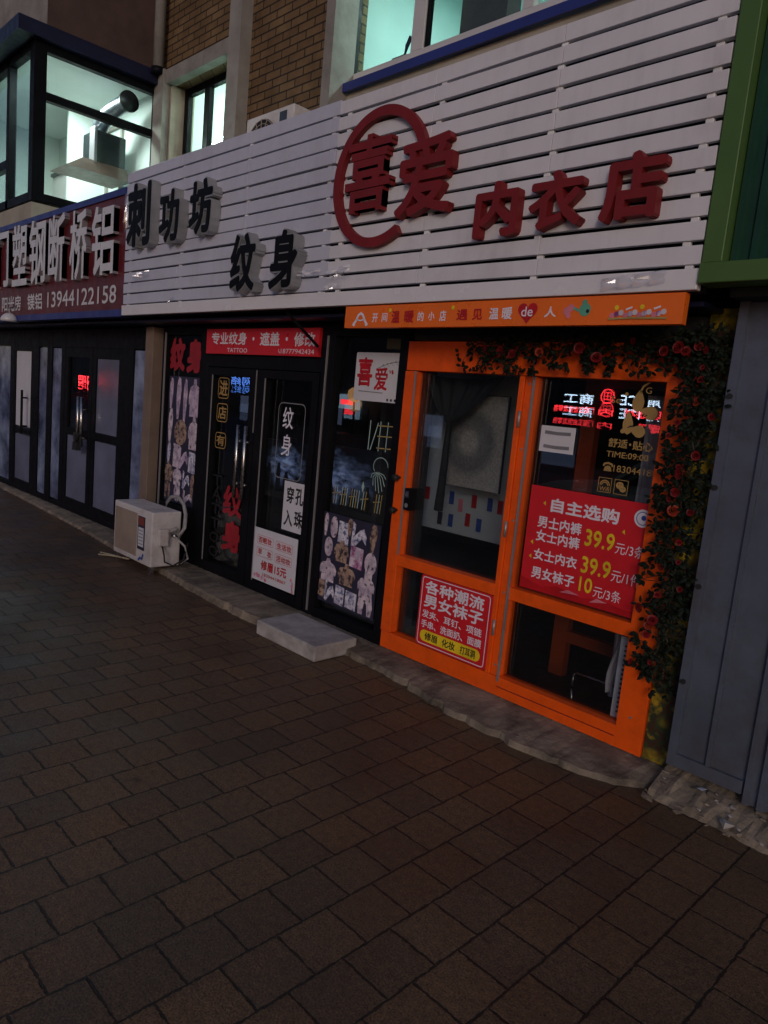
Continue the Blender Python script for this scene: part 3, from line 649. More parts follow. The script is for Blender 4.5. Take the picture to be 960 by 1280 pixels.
for i in range(5):
    for k in range(14): fs.append((i * 14 + k, i * 14 + (k + 1) % 14, (i + 1) * 14 + (k + 1) % 14, (i + 1) * 14 + k))
fs.append(tuple(range(13, -1, -1))); q.add(vs, fs, 'letter_white'); q.build('shade', dl, smooth=True)
q = MB(); q.tube([(-9.62, -.42, 2.33), (-9.62, -.42, 2.40), (-9.62, -.34, 2.43)], .012, 'steel', 6); q.build('arm', dl)
# orange banner below the sign
ob = thing('orange_banner', (-2.45, -.33, 2.12), 'long orange banner board with white and red lettering under the slatted sign', 'banner')
q = MB(); q.box(-3.53, -1.375, -.352, -.31, 2.125, 2.255, 'orange_banner'); q.build('board', ob)
Yb = -.3545; q = MB()
for s, a, b, c, d in (('开', -3.279, -3.23, 2.155, 2.208), ('间', -3.195, -3.149, 2.158, 2.21), ('的', -2.903, -2.856, 2.158, 2.21), ('小', -2.822, -2.775, 2.16, 2.208), ('店', -2.737, -2.69, 2.155, 2.213), ('温', -2.395, -2.335, 2.159, 2.217), ('暖', -2.313, -2.251, 2.158, 2.219), ('人', -2.059, -1.994, 2.164, 2.214)):
    put_text(q, s, a, b, c, d, Yb, 'white_ink', .02)
q.build('white_lettering', ob)
q = MB()
for s, a, b, c, d in (('温', -3.114, -3.047, 2.15, 2.22), ('暖', -3.009, -2.934, 2.15, 2.22), ('遇', -2.615, -2.539, 2.158, 2.215), ('见', -2.507, -2.44, 2.158, 2.215)): put_text(q, s, a, b, c, d, Yb, 'red_ink', .03)
hp = []
for k in range(28):
    a = 2 * PI * k / 28; hp.append((-2.159 + .058 * math.sin(a) ** 3, 2.192 + .0036 * (13 * math.cos(a) - 5 * math.cos(2 * a) - 2 * math.cos(3 * a) - math.cos(4 * a))))
q.build('red_lettering', ob); q = MB(); q.poly(hp[::-1], Yb, 'red_ink'); q.build('heart', ob)
q = MB(); put_text(q, 'de', -2.195, -2.127, 2.17, 2.218, Yb - .001, 'white_ink', .01); q.build('heart_lettering', ob); q = MB()
stroke(q, [(-3.45, 2.14), (-3.425, 2.165), (-3.405, 2.20), (-3.384, 2.212), (-3.363, 2.20), (-3.343, 2.165), (-3.318, 2.14)], .016, Yb, 'white_ink'); stroke(q, [(-3.42, 2.175), (-3.384, 2.168), (-3.348, 2.175)], .008, Yb, 'white_ink')
for x in (-3.44, -3.328): q.disc(x, 2.145, .012, Yb - .0006, 'white_ink', 12)
q.build('bear_logo', ob); q = MB()
for x, z in ((-3.13, 2.224), (-2.645, 2.226)): q.disc(x, z, .012, Yb, 'yellow_ink', 10)
q.build('yellow_dots', ob); q = MB()
q.disc(-1.84, 2.195, .03, Yb, 'green_ink', 16); q.disc(-1.825, 2.188, .009, Yb - .001, 'black_ink', 8); stroke(q, [(-1.90, 2.205), (-1.87, 2.19)], .012, Yb - .0004, 'green_ink'); q.disc(-1.845, 2.228, .014, Yb - .0004, 'green_ink', 8)
for x, z, r in ((-1.935, 2.19, .02), (-1.915, 2.205, .018), (-1.925, 2.17, .014)): q.disc(x, z, r, Yb - .0003 * r * 50, 'pink_ink', 10)
q.build('bird_drawing', ob); q = MB()
for i in range(12):
    x = -1.70 + i * .022; q.disc(x, 2.165 + .006 * (i % 3), .013, Yb - .0002 * (i + 1), ('pink_ink', 'sketch_p', 'cloth_white')[i % 3], 8)
stroke(q, [(-1.715, 2.15), (-1.60, 2.153), (-1.44, 2.15)], .008, Yb - .004, 'ochre_vinyl')
for x in (-1.68, -1.56): q.disc(x, 2.20, .011, Yb, 'yellow_ink', 8)
for x in (-1.62, -1.49): stroke(q, [(x - .015, 2.19), (x + .015, 2.20)], .008, Yb, 'white_ink')
q.build('flower_row', ob)

# ================================================================ left glazed shopfront
gs = thing('glazed_shopfront', (-9.2, .03, .03), 'dark framed glass shopfront under the maroon signboard', 'shopfront')
q = MB()
xs = [(-11.9, -11.75), (-10.86, -10.70), (-10.02, -9.79), (-9.50, -9.34), (-9.04, -8.92), (-7.38, -7.14), (-6.79, -6.76)]
for a, b in xs: q.box(a, b, -.012, .02, .03, 2.2, 'black_frame')
for i in range(len(xs) - 1): q.box(xs[i][1], xs[i + 1][0], -.010, .018, 1.99, 2.2, 'black_frame'); q.box(xs[i][1], xs[i + 1][0], -.010, .018, .03, .12, 'black_frame')
q.build('frame', gs, bevel=.004)
for a, b in ((-11.75, -10.86), (-9.79, -9.50), (-9.34, -9.04), (-7.14, -6.79)): pane('pane', gs, a, b, .12, 1.99)
d = MB(); d.box(-10.70, -10.02, -.009, .017, .84, .90, 'black_frame'); d.box(-10.70, -10.66, -.009, .017, .12, 1.99, 'black_frame'); d.box(-10.06, -10.02, -.009, .017, .12, 1.99, 'black_frame'); d.box(-10.66, -10.06, -.009, .017, 1.93, 1.99, 'black_frame'); d.box(-10.66, -10.06, -.009, .017, .12, .2, 'black_frame'); d = d.build('door', gs)
pane('door_pane', d, -10.66, -10.06, .2, 1.93)
q = MB(); q.tube([(-10.14, -.09, .85), (-10.14, -.09, 1.42)], .016, 'black_frame', 8); q.tube([(-10.14, -.09, .95), (-10.14, -.02, .95)], .012, 'black_frame', 6); q.tube([(-10.14, -.09, 1.32), (-10.14, -.02, 1.32)], .012, 'black_frame', 6); q.build('door_handle', d)
q = MB(); q.box(-10.655, -10.065, .006, .009, .93, 1.925, 'white_paper'); q.build('door_film', d)
for k, (a, b, hx) in enumerate(((-8.92, -8.14, -8.30), (-8.13, -7.38, -8.20))):
    d = MB(); d.box(a, a + .09, -.009, .017, .12, 1.99, 'black_frame'); d.box(b - .09, b, -.009, .017, .12, 1.99, 'black_frame'); d.box(a + .09, b - .09, -.009, .017, .98, 1.06, 'black_frame'); d.box(a + .09, b - .09, -.009, .017, .12, .22, 'black_frame'); d.box(a + .09, b - .09, -.009, .017, 1.88, 1.99, 'black_frame'); d = d.build('door', gs)
    pane('door_pane', d, a + .09, b - .09, .22, .98); pane('door_pane', d, a + .09, b - .09, 1.06, 1.88)
    q = MB(); q.tube([(hx, -.09, .88), (hx, -.09, 1.44)], .02, 'steel', 10); q.tube([(hx, -.09, 1.30), (hx, -.02, 1.30)], .012, 'steel', 6); q.tube([(hx, -.09, .98), (hx, -.02, .98)], .012, 'steel', 6); q.build('door_handle', d, smooth=True)
    if k: q = MB(); q.box(-8.035, -7.475, .005, .008, 1.065, 1.875, 'grey_film_reflection'); q.build('door_film', d)
q = MB(); q.tube([(-8.32, -.11, 1.03), (-8.25, -.13, .93), (-8.18, -.11, 1.03)], .02, 'rubber', 8); q.box(-8.31, -8.19, -.14, -.09, .84, .93, 'rubber'); o = q.build('door_lock'); tag(o, 'black chain lock looped on the double door handles of the glazed shopfront', 'lock')
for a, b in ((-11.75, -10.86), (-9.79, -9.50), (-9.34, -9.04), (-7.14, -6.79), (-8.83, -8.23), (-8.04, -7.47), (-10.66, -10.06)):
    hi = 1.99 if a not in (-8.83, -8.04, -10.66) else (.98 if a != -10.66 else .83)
    q = MB(); q.box(a + .004, b - .004, .005, .008, .135, hi - .012, 'blue_reflection' if hi > 1.5 else 'grey_film_reflection'); q.build('painted_reflection', gs)  # glass reflections painted as coloured sheets over the panes
# things dimly seen inside
pp = MB(); pp.box(-6.755, -6.60, -.08, .06, .02, 2.2, 'post'); o = pp.build('shop_post', bevel=.004); tag(o, 'narrow tan post between the left shop and the tattoo shop', 'post')

# ================================================================ tattoo shopfront
tf = thing('tattoo_shopfront', (-4.9, .03, .05), 'black framed glass shopfront of the tattoo shop with double door', 'shopfront')
q = MB()
for a, b, z0, z1 in ((-6.50, -6.42, .05, 2.2), (-5.80, -5.665, .05, 2.2), (-4.12, -3.985, .05, 2.2), (-3.34, -3.262, .05, 2.2), (-6.42, -5.80, .48, .56), (-6.42, -5.80, .05, .12), (-6.42, -5.80, 2.13, 2.2), (-3.985, -3.34, .05, .14), (-3.985, -3.34, 2.12, 2.2), (-5.665, -4.12, 1.86, 2.2), (-5.665, -4.12, .05, .075)):
    q.box(a, b, -.03, .05, z0, z1, 'black_frame')
q.build('frame', tf, bevel=.004)
q = MB(); q.box(-6.42, -5.80, 0, .03, .12, .48, 'black_frame'); q.build('lower_panel', tf)
for e in ((-4.062, -4.050, -.042, -.031, .1, 2.12), (-6.442, -6.428, -.042, -.031, .1, 2.15), (-4.90, -4.893, -.05, -.042, 1.35, 1.85)): q = MB(); q.box(*e, 'alu'); q.build('metal_edge', tf)
pane('pane', tf, -6.42, -5.80, .56, 2.13); pane('pane', tf, -3.985, -3.34, .14, 2.12)
for k, (a, b, g0, g1, hx) in enumerate(((-5.66, -4.90, -5.565, -5.0, -5.03), (-4.89, -4.125, -4.785, -4.193, -4.92))):
    d = MB(); d.box(a, g0, -.04, .03, .08, 1.855, 'black_frame'); d.box(g1, b, -.04, .03, .08, 1.855, 'black_frame'); d.box(g0, g1, -.04, .03, 1.79, 1.855, 'black_frame'); d.box(g0, g1, -.04, .03, .08, .16, 'black_frame')
    d = d.build('door', tf, bevel=.003); pane('door_pane', d, g0, g1, .16, 1.79)
    q = MB(); q.tube([(hx, -.10, .80), (hx, -.10, 1.40)], .015, 'steel', 10)
    for z in (.92, 1.27): q.tube([(hx, -.10, z), (hx, -.04, z)], .013, 'steel', 8)
    q.build('door_handle', d, smooth=True)
    q = MB(); q.box(g0, g0 + .012, -.046, -.0405, .16, 1.79, 'alu'); q.build('metal_edge', d)
    if k == 0:
        q = MB()
        for s, z0, z1 in (('进', 1.62, 1.75), ('店', 1.42, 1.53), ('有', 1.19, 1.28)):
            outline(q, -5.535, -5.365, z0 - .025, z1 + .025, .003, .008, 'gold', .035); put_text(q, s, -5.515, -5.385, z0, z1, .003, 'gold', .02)
        q.build('gold_lettering', d)
        q = MB()
        for i, s in enumerate('TATTOO'): put_text(q, s, -5.535, -5.385, .84 - i * .127, .935 - i * .127, .003, 'black_ink', .03)
        q.build('black_lettering', d)
        q = MB(); put_text(q, '纹', -5.345, -5.035, .60, .87, .001, 'red_vinyl', .04); put_text(q, '身', -5.335, -5.02, .30, .57, .001, 'red_vinyl', .05); q.build('red_lettering', d)
    else:
        q = MB(); outline(q, -4.64, -4.30, 1.03, 1.62, .003, .008, 'grey_ink', .05)
        put_text(q, '纹', -4.575, -4.445, 1.42, 1.585, .003, 'white_ink', .01); put_text(q, '身', -4.57, -4.445, 1.21, 1.375, .003, 'white_ink', .01); put_text(q, 'TATTOO', -4.56, -4.44, 1.12, 1.15, .003, 'grey_ink'); q.build('white_lettering', d)
q = MB(); put_text(q, '纹', -6.41, -6.13, 1.80, 2.11, .004, 'red_vinyl', .06); put_text(q, '身', -6.10, -5.82, 1.79, 2.10, .004, 'red_vinyl', .06); q.build('red_lettering', tf)
# hand-drawn vinyl on the right pane
q = MB()
def scrib(pts, c, wd=.008): stroke(q, pts, wd, .004, c)
cx, cz = -3.49, 1.46
for dx in (-.10, .0, .07): scrib([(cx + dx, cz - .10), (cx + dx + .005, cz + .10)], 'teal_vinyl')
for dz in (-.08, 0, .07): scrib([(cx - .02, cz + dz), (cx + .13, cz + dz + .005)], 'ochre_vinyl', .007)
scrib([(cx - .08, cz - .1), (cx - .04, cz + .02), (cx - .02, cz + .09)], 'teal_vinyl')
cx, cz = -3.47, 1.22
for k in range(7):
    a = math.radians(200 + k * 24); scrib([(cx, cz), (cx + .06 * math.cos(a), cz + .05 * math.sin(a)), (cx + .08 * math.cos(a + .3), cz + .14 * math.sin(a))], 'teal_vinyl', .006)
scrib([(cx + .02 + .07 * math.cos(a), cz + .04 + .06 * math.sin(a)) for a in [k * .35 for k in range(12)]], 'teal_vinyl', .006)
for i, (x, z) in enumerate(((-3.90, 1.00), (-3.82, 1.0), (-3.72, 1.0), (-3.60, 1.0), (-3.47, 1.0))):
    for j in range(2 + i % 3): scrib([(x + j * .025, z - .06), (x + j * .025 + .01, z + .07)], ('ochre_vinyl', 'teal_vinyl')[(i + j) % 2], .007)
    scrib([(x - .02, z + .01), (x + .06, z + .025)], 'ochre_vinyl', .006)
q.build('drawn_lettering', tf)
q = MB(); q.poly([(-3.62, 1.10), (-3.605, 1.14), (-3.59, 1.10), (-3.605, 1.06)], .004, 'teal_vinyl'); q.build('star_sticker', tf)

def board(name, x0, x1, z0, z1, y, mat, label, cat, th=.004, r=0):
    q = MB()
    if r: q.prism(rounded(x0, x1, z0, z1, r), y, y + th, mat)
    else: q.box(x0, x1, y, y + th, z0, z1, mat)
    return tag(q.build(name), label, cat)
lb = thing('added_glow_sheets', (-5.3, 1.0, .7), 'dim blue glow sheets and bottles added for the blue in the tattoo shop glass', 'glow sheet')  # glow added for the blue in the panes, not a real box
q = MB()
q.box(-5.25, -4.36, 1.0, 1.06, .70, 1.26, 'blue_glow')
q.box(-6.3, -4.35, .9, 1.1, .66, .715, 'wallin'); q.build('panel', lb)  # added glow sheet with its ledge, not a real panel
q = MB(); q.box(-6.2, -5.45, 1.0, 1.06, .72, 1.22, 'blue_glow'); q.build('panel', lb)  # second added glow sheet, not a real panel
q = MB()
for k in range(11):
    x = -6.2 + k * .165 + rnd.uniform(-.03, .03); h = rnd.uniform(.10, .24); q.tube([(x, .95, .716), (x, .95, .716 + h), (x, .95, .72 + h), (x, .95, .77 + h)], rnd.uniform(.02, .04), 'rubber', 8, True, .012)
q.build('added_bottles', lb)  # invented dark silhouettes in front of the added glow
# red sign over the door
b = board('red_door_sign', -5.665, -4.13, 1.968, 2.173, -.06, 'red_panel', 'red strip sign with white lettering over the tattoo shop door', 'sign', .026)
q = MB(); y = -.0615
put_text(q, '专业纹身', -5.58, -5.048, 2.043, 2.146, y, 'white_ink', .025); put_text(q, '遮盖', -4.864, -4.604, 2.04, 2.145, y, 'white_ink', .025); put_text(q, '修改', -4.423, -4.175, 2.038, 2.142, y, 'white_ink', .025)
for x in (-4.955, -4.515): q.disc(x, 2.092, .014, y, 'white_ink', 12)
put_text(q, 'TATTOO', -5.328, -5.033, 1.982, 2.017, y, 'white_ink', .005); put_text(q, '18777942434', -4.58, -4.177, 1.984, 2.019, y, 'white_ink'); stroke(q, [(-4.605, 2.017), (-4.607, 2.004), (-4.596, 1.990), (-4.590, 1.986)], .007, y, 'white_ink'); q.build('lettering', b)
# white square sign
b = board('white_square_sign', -3.767, -3.335, 1.688, 2.012, -.012, 'white_paper', 'white square sign with red brush lettering and a twig left of the orange door', 'sign', .006, .012)
q = MB(); y = -.0135
put_text(q, '喜', -3.745, -3.595, 1.785, 1.98, y, 'red_ink', .03); put_text(q, '爱', -3.57, -3.445, 1.765, 1.915, y, 'red_ink', .02); q.build('red_lettering', b)
q = MB(); stroke(q, [(-3.56, 1.905), (-3.50, 1.925), (-3.43, 1.945), (-3.35, 1.955)], .004, y, 'grey_ink')
for k in range(10):
    x = -3.53 + k * .019; z = 1.918 + k * .004; s = 1 if k % 2 else -1; q.poly([(x, z), (x + .012, z + s * .008 - .003), (x + .026, z + s * .018), (x + .008, z + s * .012)][::(1 if s < 0 else -1)], y, 'grey_ink')
stroke(q, [(-3.41, 1.90), (-3.40, 1.875)], .016, y, 'red_ink'); stroke(q, [(-3.43, 1.90), (-3.425, 1.88)], .010, y, 'red_ink')
stroke(q, [(-3.72, 1.752), (-3.6, 1.750), (-3.48, 1.748)], .006, y, 'grey_ink')
for x in (-3.44, -3.405, -3.37): q.disc(x + .01, 1.705, .010, y, 'black_ink', 6)
q.build('drawing', b)
q = MB(); q.box(-3.60, -3.35, .10, .22, 2.05, 2.12, 'ochre_vinyl'); o = q.build('cardboard_box'); tag(o, 'brown box behind the glass above the white square sign', 'box')
# piercing poster
b = board('piercing_poster', -4.483, -4.212, .638, 1.022, -.004, 'white_paper', 'white paper poster with four large black characters on the right door leaf', 'poster', .003)
q = MB(); y = -.0055
for s, r in (('穿', (-4.445, -4.355, .855, .985)), ('孔', (-4.335, -4.235, .855, .985)), ('入', (-4.46, -4.35, .675, .80)), ('珠', (-4.33, -4.228, .68, .81))): put_text(q, s, *r, y, 'black_ink', .025)
q.build('lettering', b)
# eyebrow poster
b = board('makeup_poster', -4.778, -4.21, .178, .606, -.046, 'white_paper', 'pinkish white price poster with red lettering low on the right door leaf', 'poster', .003)
q = MB(); y = -.0475
for s, x0, x1, z0, z1 in (('否眠妆', -4.715, -4.535, .49, .54), ('生活妆', -4.465, -4.28, .485, .535), ('早', -4.712, -4.655, .39, .44), ('妆', -4.585, -4.53, .39, .44), ('活动妆', -4.465, -4.28, .385, .435)): put_text(q, s, x0, x1, z0, z1, y, 'red_ink', .03)
put_text(q, '修眉15元', -4.66, -4.32, .275, .355, y, 'red_ink', .035); put_text(q, '18304418067', -4.63, -4.32, .226, .252, y, 'red_ink', .02)
for r in ((-4.73, -4.515, .478, .552), (-4.48, -4.265, .474, .548), (-4.73, -4.515, .378, .452), (-4.48, -4.265, .374, .448)): outline(q, *r, y, .004, 'pink_ink', .015)
q.build('lettering', b)
q = MB()
for k in range(9): q.disc(-4.75 + .018 * k + .02 * rnd.random(), .20 + .05 * rnd.random() * (1 - k / 9), .016, y - .0001 * k, ('pink_ink', 'sketch_p')[k % 2], 9)
for k in range(5): q.disc(-4.235 - .012 * k * rnd.random(), .19 + .022 * k, .013, y - .0001 * k, ('pink_ink', 'sketch_p')[k % 2], 9)
q.build('flower_print', b)
# photo collages of tattoos
TORSO = [(.1, 0), (.12, .35), (.02, .30), (-.02, .55), (.12, .78), (.36, .84), (.40, 1), (.60, 1), (.64, .84), (.88, .78), (1.02, .55), (.98, .30), (.88, .35), (.9, 0)]
ARM = [(.30, 0), (.22, .25), (.15, .55), (.22, .85), (.40, 1), (.66, .96), (.78, .7), (.68, .4), (.58, .15), (.52, 0)]
OVAL = [(.5 + .42 * math.cos(a), .5 + .5 * math.sin(a)) for a in [2 * PI * k / 16 for k in range(16)]]
BENT = [(0, .05), (.2, 0), (.7, .42), (.98, .2), (1, .5), (.8, .8), (.55, .72), (.2, .45), (.25, .9), (.05, 1)]
SHEET = [(0, .05), (.95, 0), (1, .95), (.05, 1)]
LEGS = [(.08, 0), (.02, .5), (.1, 1), (.9, 1), (.98, .5), (.9, 0), (.66, 0), (.6, .6), (.5, .72), (.42, .6), (.36, 0)]
def shape(mb, P, x0, x1, z0, z1, y, mat): mb.poly([(x0 + u * (x1 - x0), z0 + v * (z1 - z0)) for u, v in P][::-1] if False else [(x0 + u * (x1 - x0), z0 + v * (z1 - z0)) for u, v in P], y, mat)
b = board('tattoo_photo_poster', -6.40, -5.805, .572, 1.755, .002, 'label_dark', 'tall dark poster of pale tattooed arms and backs in the left pane', 'poster', .004)
q = MB(); y = .0015
sh = [(ARM, -6.40, -6.28, 1.45, 1.74, 'skin_c'), (ARM, -6.27, -6.13, 1.36, 1.75, 'skin_c'), (ARM, -6.14, -6.02, 1.30, 1.74, 'skin_c'), (TORSO, -6.02, -5.82, 1.40, 1.74, 'skin_c'),
      (ARM, -6.40, -6.26, 1.12, 1.46, 'skin_a'), (OVAL, -6.28, -6.00, 1.12, 1.36, 'skin_b'), (TORSO, -6.00, -5.81, 1.10, 1.40, 'skin_a'), (ARM, -6.39, -6.28, .93, 1.13, 'sketch'),
      (SHEET, -6.26, -6.14, .90, 1.13, 'skin_a'), (BENT, -6.15, -5.98, .90, 1.12, 'skin_c'), (SHEET, -5.97, -5.82, .88, 1.08, 'sketch'), (TORSO, -6.40, -6.25, .76, .95, 'skin_b'),
      (LEGS, -6.39, -6.28, .60, .75, 'skin_b'), (TORSO, -6.24, -6.08, .74, .92, 'skin_a'), (OVAL, -6.22, -6.08, .585, .76, 'skin_a'), (BENT, -6.06, -5.93, .72, .90, 'sketch'), (BENT, -6.04, -5.87, .585, .72, 'skin_a'), (ARM, -5.93, -5.82, .66, .88, 'skin_b')]
for i, (P, a, c, d, e, mm) in enumerate(sh): shape(q, P, a, c, d, e, y - .0001 * i, mm)
q.build('printed_pictures', b)
b = board('tattoo_collage_poster', -3.99, -3.385, .20, .865, .002, 'label_dark', 'dark collage poster of tattooed bodies and sketches low in the pane beside the orange door', 'poster', .004)
q = MB(); sh = []
x = -3.985; W_ = .60; Z0 = .20; H_ = .66
for P, u0, u1, v0, v1, mm in ((ARM, .0, .12, .74, 1.0, 'skin_a'), (OVAL, .12, .28, .74, .98, 'skin_a'), (SHEET, .28, .48, .70, .95, 'sketch'), (ARM, .42, .56, .80, 1.0, 'skin_b'), (BENT, .52, .78, .70, .98, 'sketch'), (ARM, .80, 1.0, .70, 1.0, 'skin_b'),
      (OVAL, .04, .22, .52, .74, 'skin_a'), (TORSO, .24, .50, .50, .74, 'skin_b'), (SHEET, .52, .75, .48, .72, 'sketch_p'), (OVAL, .76, 1.0, .46, .70, 'skin_a'), (SHEET, .80, .93, .40, .52, 'skin_a'),
      (TORSO, .0, .30, .24, .50, 'skin_a'), (TORSO, .34, .64, .26, .50, 'skin_b'), (TORSO, .70, .98, .20, .46, 'skin_a'), (SHEET, .0, .12, .05, .24, 'skin_b'), (BENT, .12, .30, .02, .26, 'sketch'), (SHEET, .31, .48, .02, .24, 'sketch'), (SHEET, .50, .70, .02, .22, 'sketch'), (LEGS, .72, .98, .02, .22, 'skin_a')):
    sh.append((P, x + u0 * W_, x + u1 * W_, Z0 + v0 * H_, Z0 + v1 * H_, mm))
for i, (P, a, c, d, e, mm) in enumerate(sh): shape(q, P, a, c, d, e, .0015 - .0001 * i, mm)
q.build('printed_pictures', b)

# ================================================================ orange lingerie shopfront
of = thing('orange_shopfront', (-2.33, .03, .07), 'orange framed shop door and window of the lingerie shop', 'shopfront')
q = MB()
for a, b, z0, z1 in ((-2.34, -2.285, .185, 1.90), (-1.545, -1.40, .07, 2.085), (-3.258, -1.545, 1.905, 2.085), (-3.258, -1.545, .07, .182), (-2.285, -1.545, .648, .718)):
    q.box(a, b, -.035, .05, z0, z1, 'orange')
q.box(-2.29, -1.545, -.037, -.034, .122, .128, 'letter_red'); q.build('frame', of, bevel=.004)
q = MB(); q.box(-2.287, -2.276, -.048, -.036, .16, 1.90, 'alu'); q.build('metal_edge', of)
d = MB()
for a, b, z0, z1 in ((-3.258, -3.168, .186, 1.90), (-2.378, -2.343, .186, 1.90), (-3.168, -2.378, .647, .716), ): d.box(a, b, -.045, .03, z0, z1, 'orange')
d = d.build('door', of, bevel=.004)
pane('door_pane', d, -3.168, -2.378, .716, 1.90); pane('door_pane', d, -3.168, -2.378, .186, .647)
q = MB(); q.box(-3.168, -3.156, -.052, -.0455, .72, 1.90, 'alu'); q.build('metal_edge', d)
for z in (.42, 1.0, 1.62):
    q = MB(); q.tube([(-2.346, -.05, z), (-2.346, -.05, z + .09)], .009, 'alu', 8); q.build('hinge', d, smooth=True)
for z in (1.218, 1.006):
    q = MB(); q.tube([(-3.215, -.045, z), (-3.215, -.075, z)], .010, 'rubber', 8); q.tube([(-3.215, -.072, z), (-3.215, -.078, z), (-3.215, -.095, z), (-3.215, -.10, z)], .021, 'rubber', 12); q.build('knob', d, smooth=True)
q = MB(); q.box(-3.155, -3.105, -.05, .01, 1.02, 1.16, 'black_frame'); q.box(-3.145, -3.115, -.053, -.0505, 1.10, 1.145, 'label_dark'); lk = q.build('door_lock', d, bevel=.006)
q = MB(); put_text(q, '03', -3.142, -3.118, 1.11, 1.135, -.0545, 'grey_ink'); q.disc(-3.13, 1.05, .015, -.0515, 'alu', 14); q.build('lock_button', lk)
pane('pane', of, -2.285, -1.545, .718, 1.905); pane('pane', of, -2.285, -1.545, .182, .648)
q = MB(); q.box(-3.19, -1.40, -.06, .05, 2.09, 2.2, 'dark'); q.build('pelmet', of)
q = MB()
for x in (-1.475, -2.313):
    for z in (.25, .68, 1.1, 1.5, 1.86): q.tube([(x, -.035, z), (x, -.039, z)], .007, 'alu', 8)
q.build('screws', of)
# gold vinyl on the window
Yg = .006; q = MB()
put_text(q, '舒适', -1.822, -1.718, 1.570, 1.615, Yg, 'gold', .015); put_text(q, '贴心', -1.690, -1.585, 1.568, 1.613, Yg, 'gold', .015); q.disc(-1.704, 1.592, .006, Yg, 'gold', 8)
put_text(q, 'TIME:09:00', -1.825, -1.60, 1.520, 1.550, Yg, 'gold', .008)
put_text(q, '18304418067', -1.775, -1.492, 1.448, 1.482, Yg, 'gold', .008)
q.poly([(-1.829, 1.446), (-1.784, 1.446), (-1.79, 1.468), (-1.80, 1.474), (-1.813, 1.474), (-1.823, 1.468)], Yg, 'gold'); stroke(q, [(-1.832, 1.470), (-1.828, 1.482), (-1.807, 1.488), (-1.786, 1.482), (-1.782, 1.470)], .010, Yg, 'gold')
put_text(q, 'Se', -1.841, -1.786, 1.79, 1.824, Yg, 'gold'); put_text(q, 'G', -1.663, -1.632, 1.847, 1.877, Yg, 'gold')
for a in ((-1.848, -1.773), (-1.758, -1.683)): outline(q, a[0], a[1], 1.336, 1.412, Yg, .003, 'gold', .003)
put_text(q, 'Wifi', -1.838, -1.783, 1.343, 1.366, Yg, 'gold', .015)
for r in (.026, .017): stroke(q, [(-1.8105 + r * math.cos(a), 1.372 + r * math.sin(a)) for a in [PI * k / 10 for k in range(11)]], .006, Yg, 'gold')
q.disc(-1.728, 1.383, .021, Yg, 'gold', 16, .018); q.disc(-1.709, 1.365, .018, Yg - .0003, 'gold', 16, .015)
for x, z in ((-1.735, 1.388), (-1.722, 1.388), (-1.714, 1.368), (-1.703, 1.368)): q.disc(x, z, .003, Yg - .0008, 'black_ink', 6)
q.build('gold_lettering', of)
q = MB()
def petal(pts, k=0): q.poly(pts[::-1], Yg - .0004 * k, 'gold')
def leaf2(x0, z0, x1, z1, wd, k=0):
    P = []; dx, dz = x1 - x0, z1 - z0; L = math.hypot(dx, dz); nx, nz = -dz / L, dx / L
    prof = [(0, .12), (.2, .55), (.5, 1), (.75, .95), (.92, .6), (1, 0)]
    P = [(x0 + dx * t + nx * wd * f / 2, z0 + dz * t + nz * wd * f / 2) for t, f in prof] + [(x0 + dx * t - nx * wd * f / 2, z0 + dz * t - nz * wd * f / 2) for t, f in reversed(prof[:-1])]
    q.poly(P, Yg - .0004 * k, 'gold')
leaf2(-1.69, 1.862, -1.695, 1.755, .062, 0); leaf2(-1.675, 1.765, -1.585, 1.745, .065, 1); leaf2(-1.735, 1.755, -1.728, 1.64, .055, 2); leaf2(-1.715, 1.668, -1.635, 1.655, .06, 3)
stroke(q, [(-1.690, 1.85), (-1.678, 1.88), (-1.645, 1.904)], .010, Yg, 'gold'); q.disc(-1.76, 1.838, .010, Yg, 'gold', 8); q.disc(-1.755, 1.655, .012, Yg, 'gold', 8)
for x, z in ((-1.645, 1.738), (-1.66, 1.742), (-1.705, 1.685), (-1.72, 1.68)): stroke(q, [(x - .01, z - .006), (x + .008, z + .006)], .005, Yg - .002, 'black_ink')
q.build('gold_flower', of)
q = MB(); q.box(-2.226, -2.014, .001, .003, 1.505, 1.645, 'white_paper'); pn = q.build('paper_notice', of)
q = MB()
for z in (1.61, 1.535): stroke(q, [(-2.20, z), (-2.12, z - .003), (-2.04, z)], .018, -.0005, 'grey_ink')
q.build('notice_lettering', pn)
# red panel on the door
b = board('sock_sign', -2.935, -2.372, .193, .646, -.048, 'red_panel', 'red sign with white lettering and a yellow pill at the foot of the orange door', 'sign', .004, .02)
q = MB(); y = -.0495
put_text(q, '各种潮流', -2.895, -2.43, .535, .618, y, 'white_ink', .03); put_text(q, '男女袜子', -2.895, -2.425, .445, .53, y, 'white_ink', .03)
put_text(q, '发夹、耳钉、项链', -2.90, -2.425, .378, .428, y, 'white_ink', .015); put_text(q, '手串、洗面奶、面膜', -2.90, -2.42, .312, .362, y, 'white_ink', .015); outline(q, -2.922, -2.388, .203, .636, y, .005, 'white_ink', .02); q.build('lettering', b)
q = MB(); q.poly(rounded(-2.90, -2.42, .225, .298, .034), y, 'yellow_ink'); pl = q.build('yellow_pill', b)
q = MB()
for s, a, c in (('修眉', -2.86, -2.755), ('化妆', -2.715, -2.61), ('打耳洞', -2.57, -2.455)): put_text(q, s, a, c, .237, .287, y - .001, 'black_ink', .02)
q.build('pill_lettering', pl)
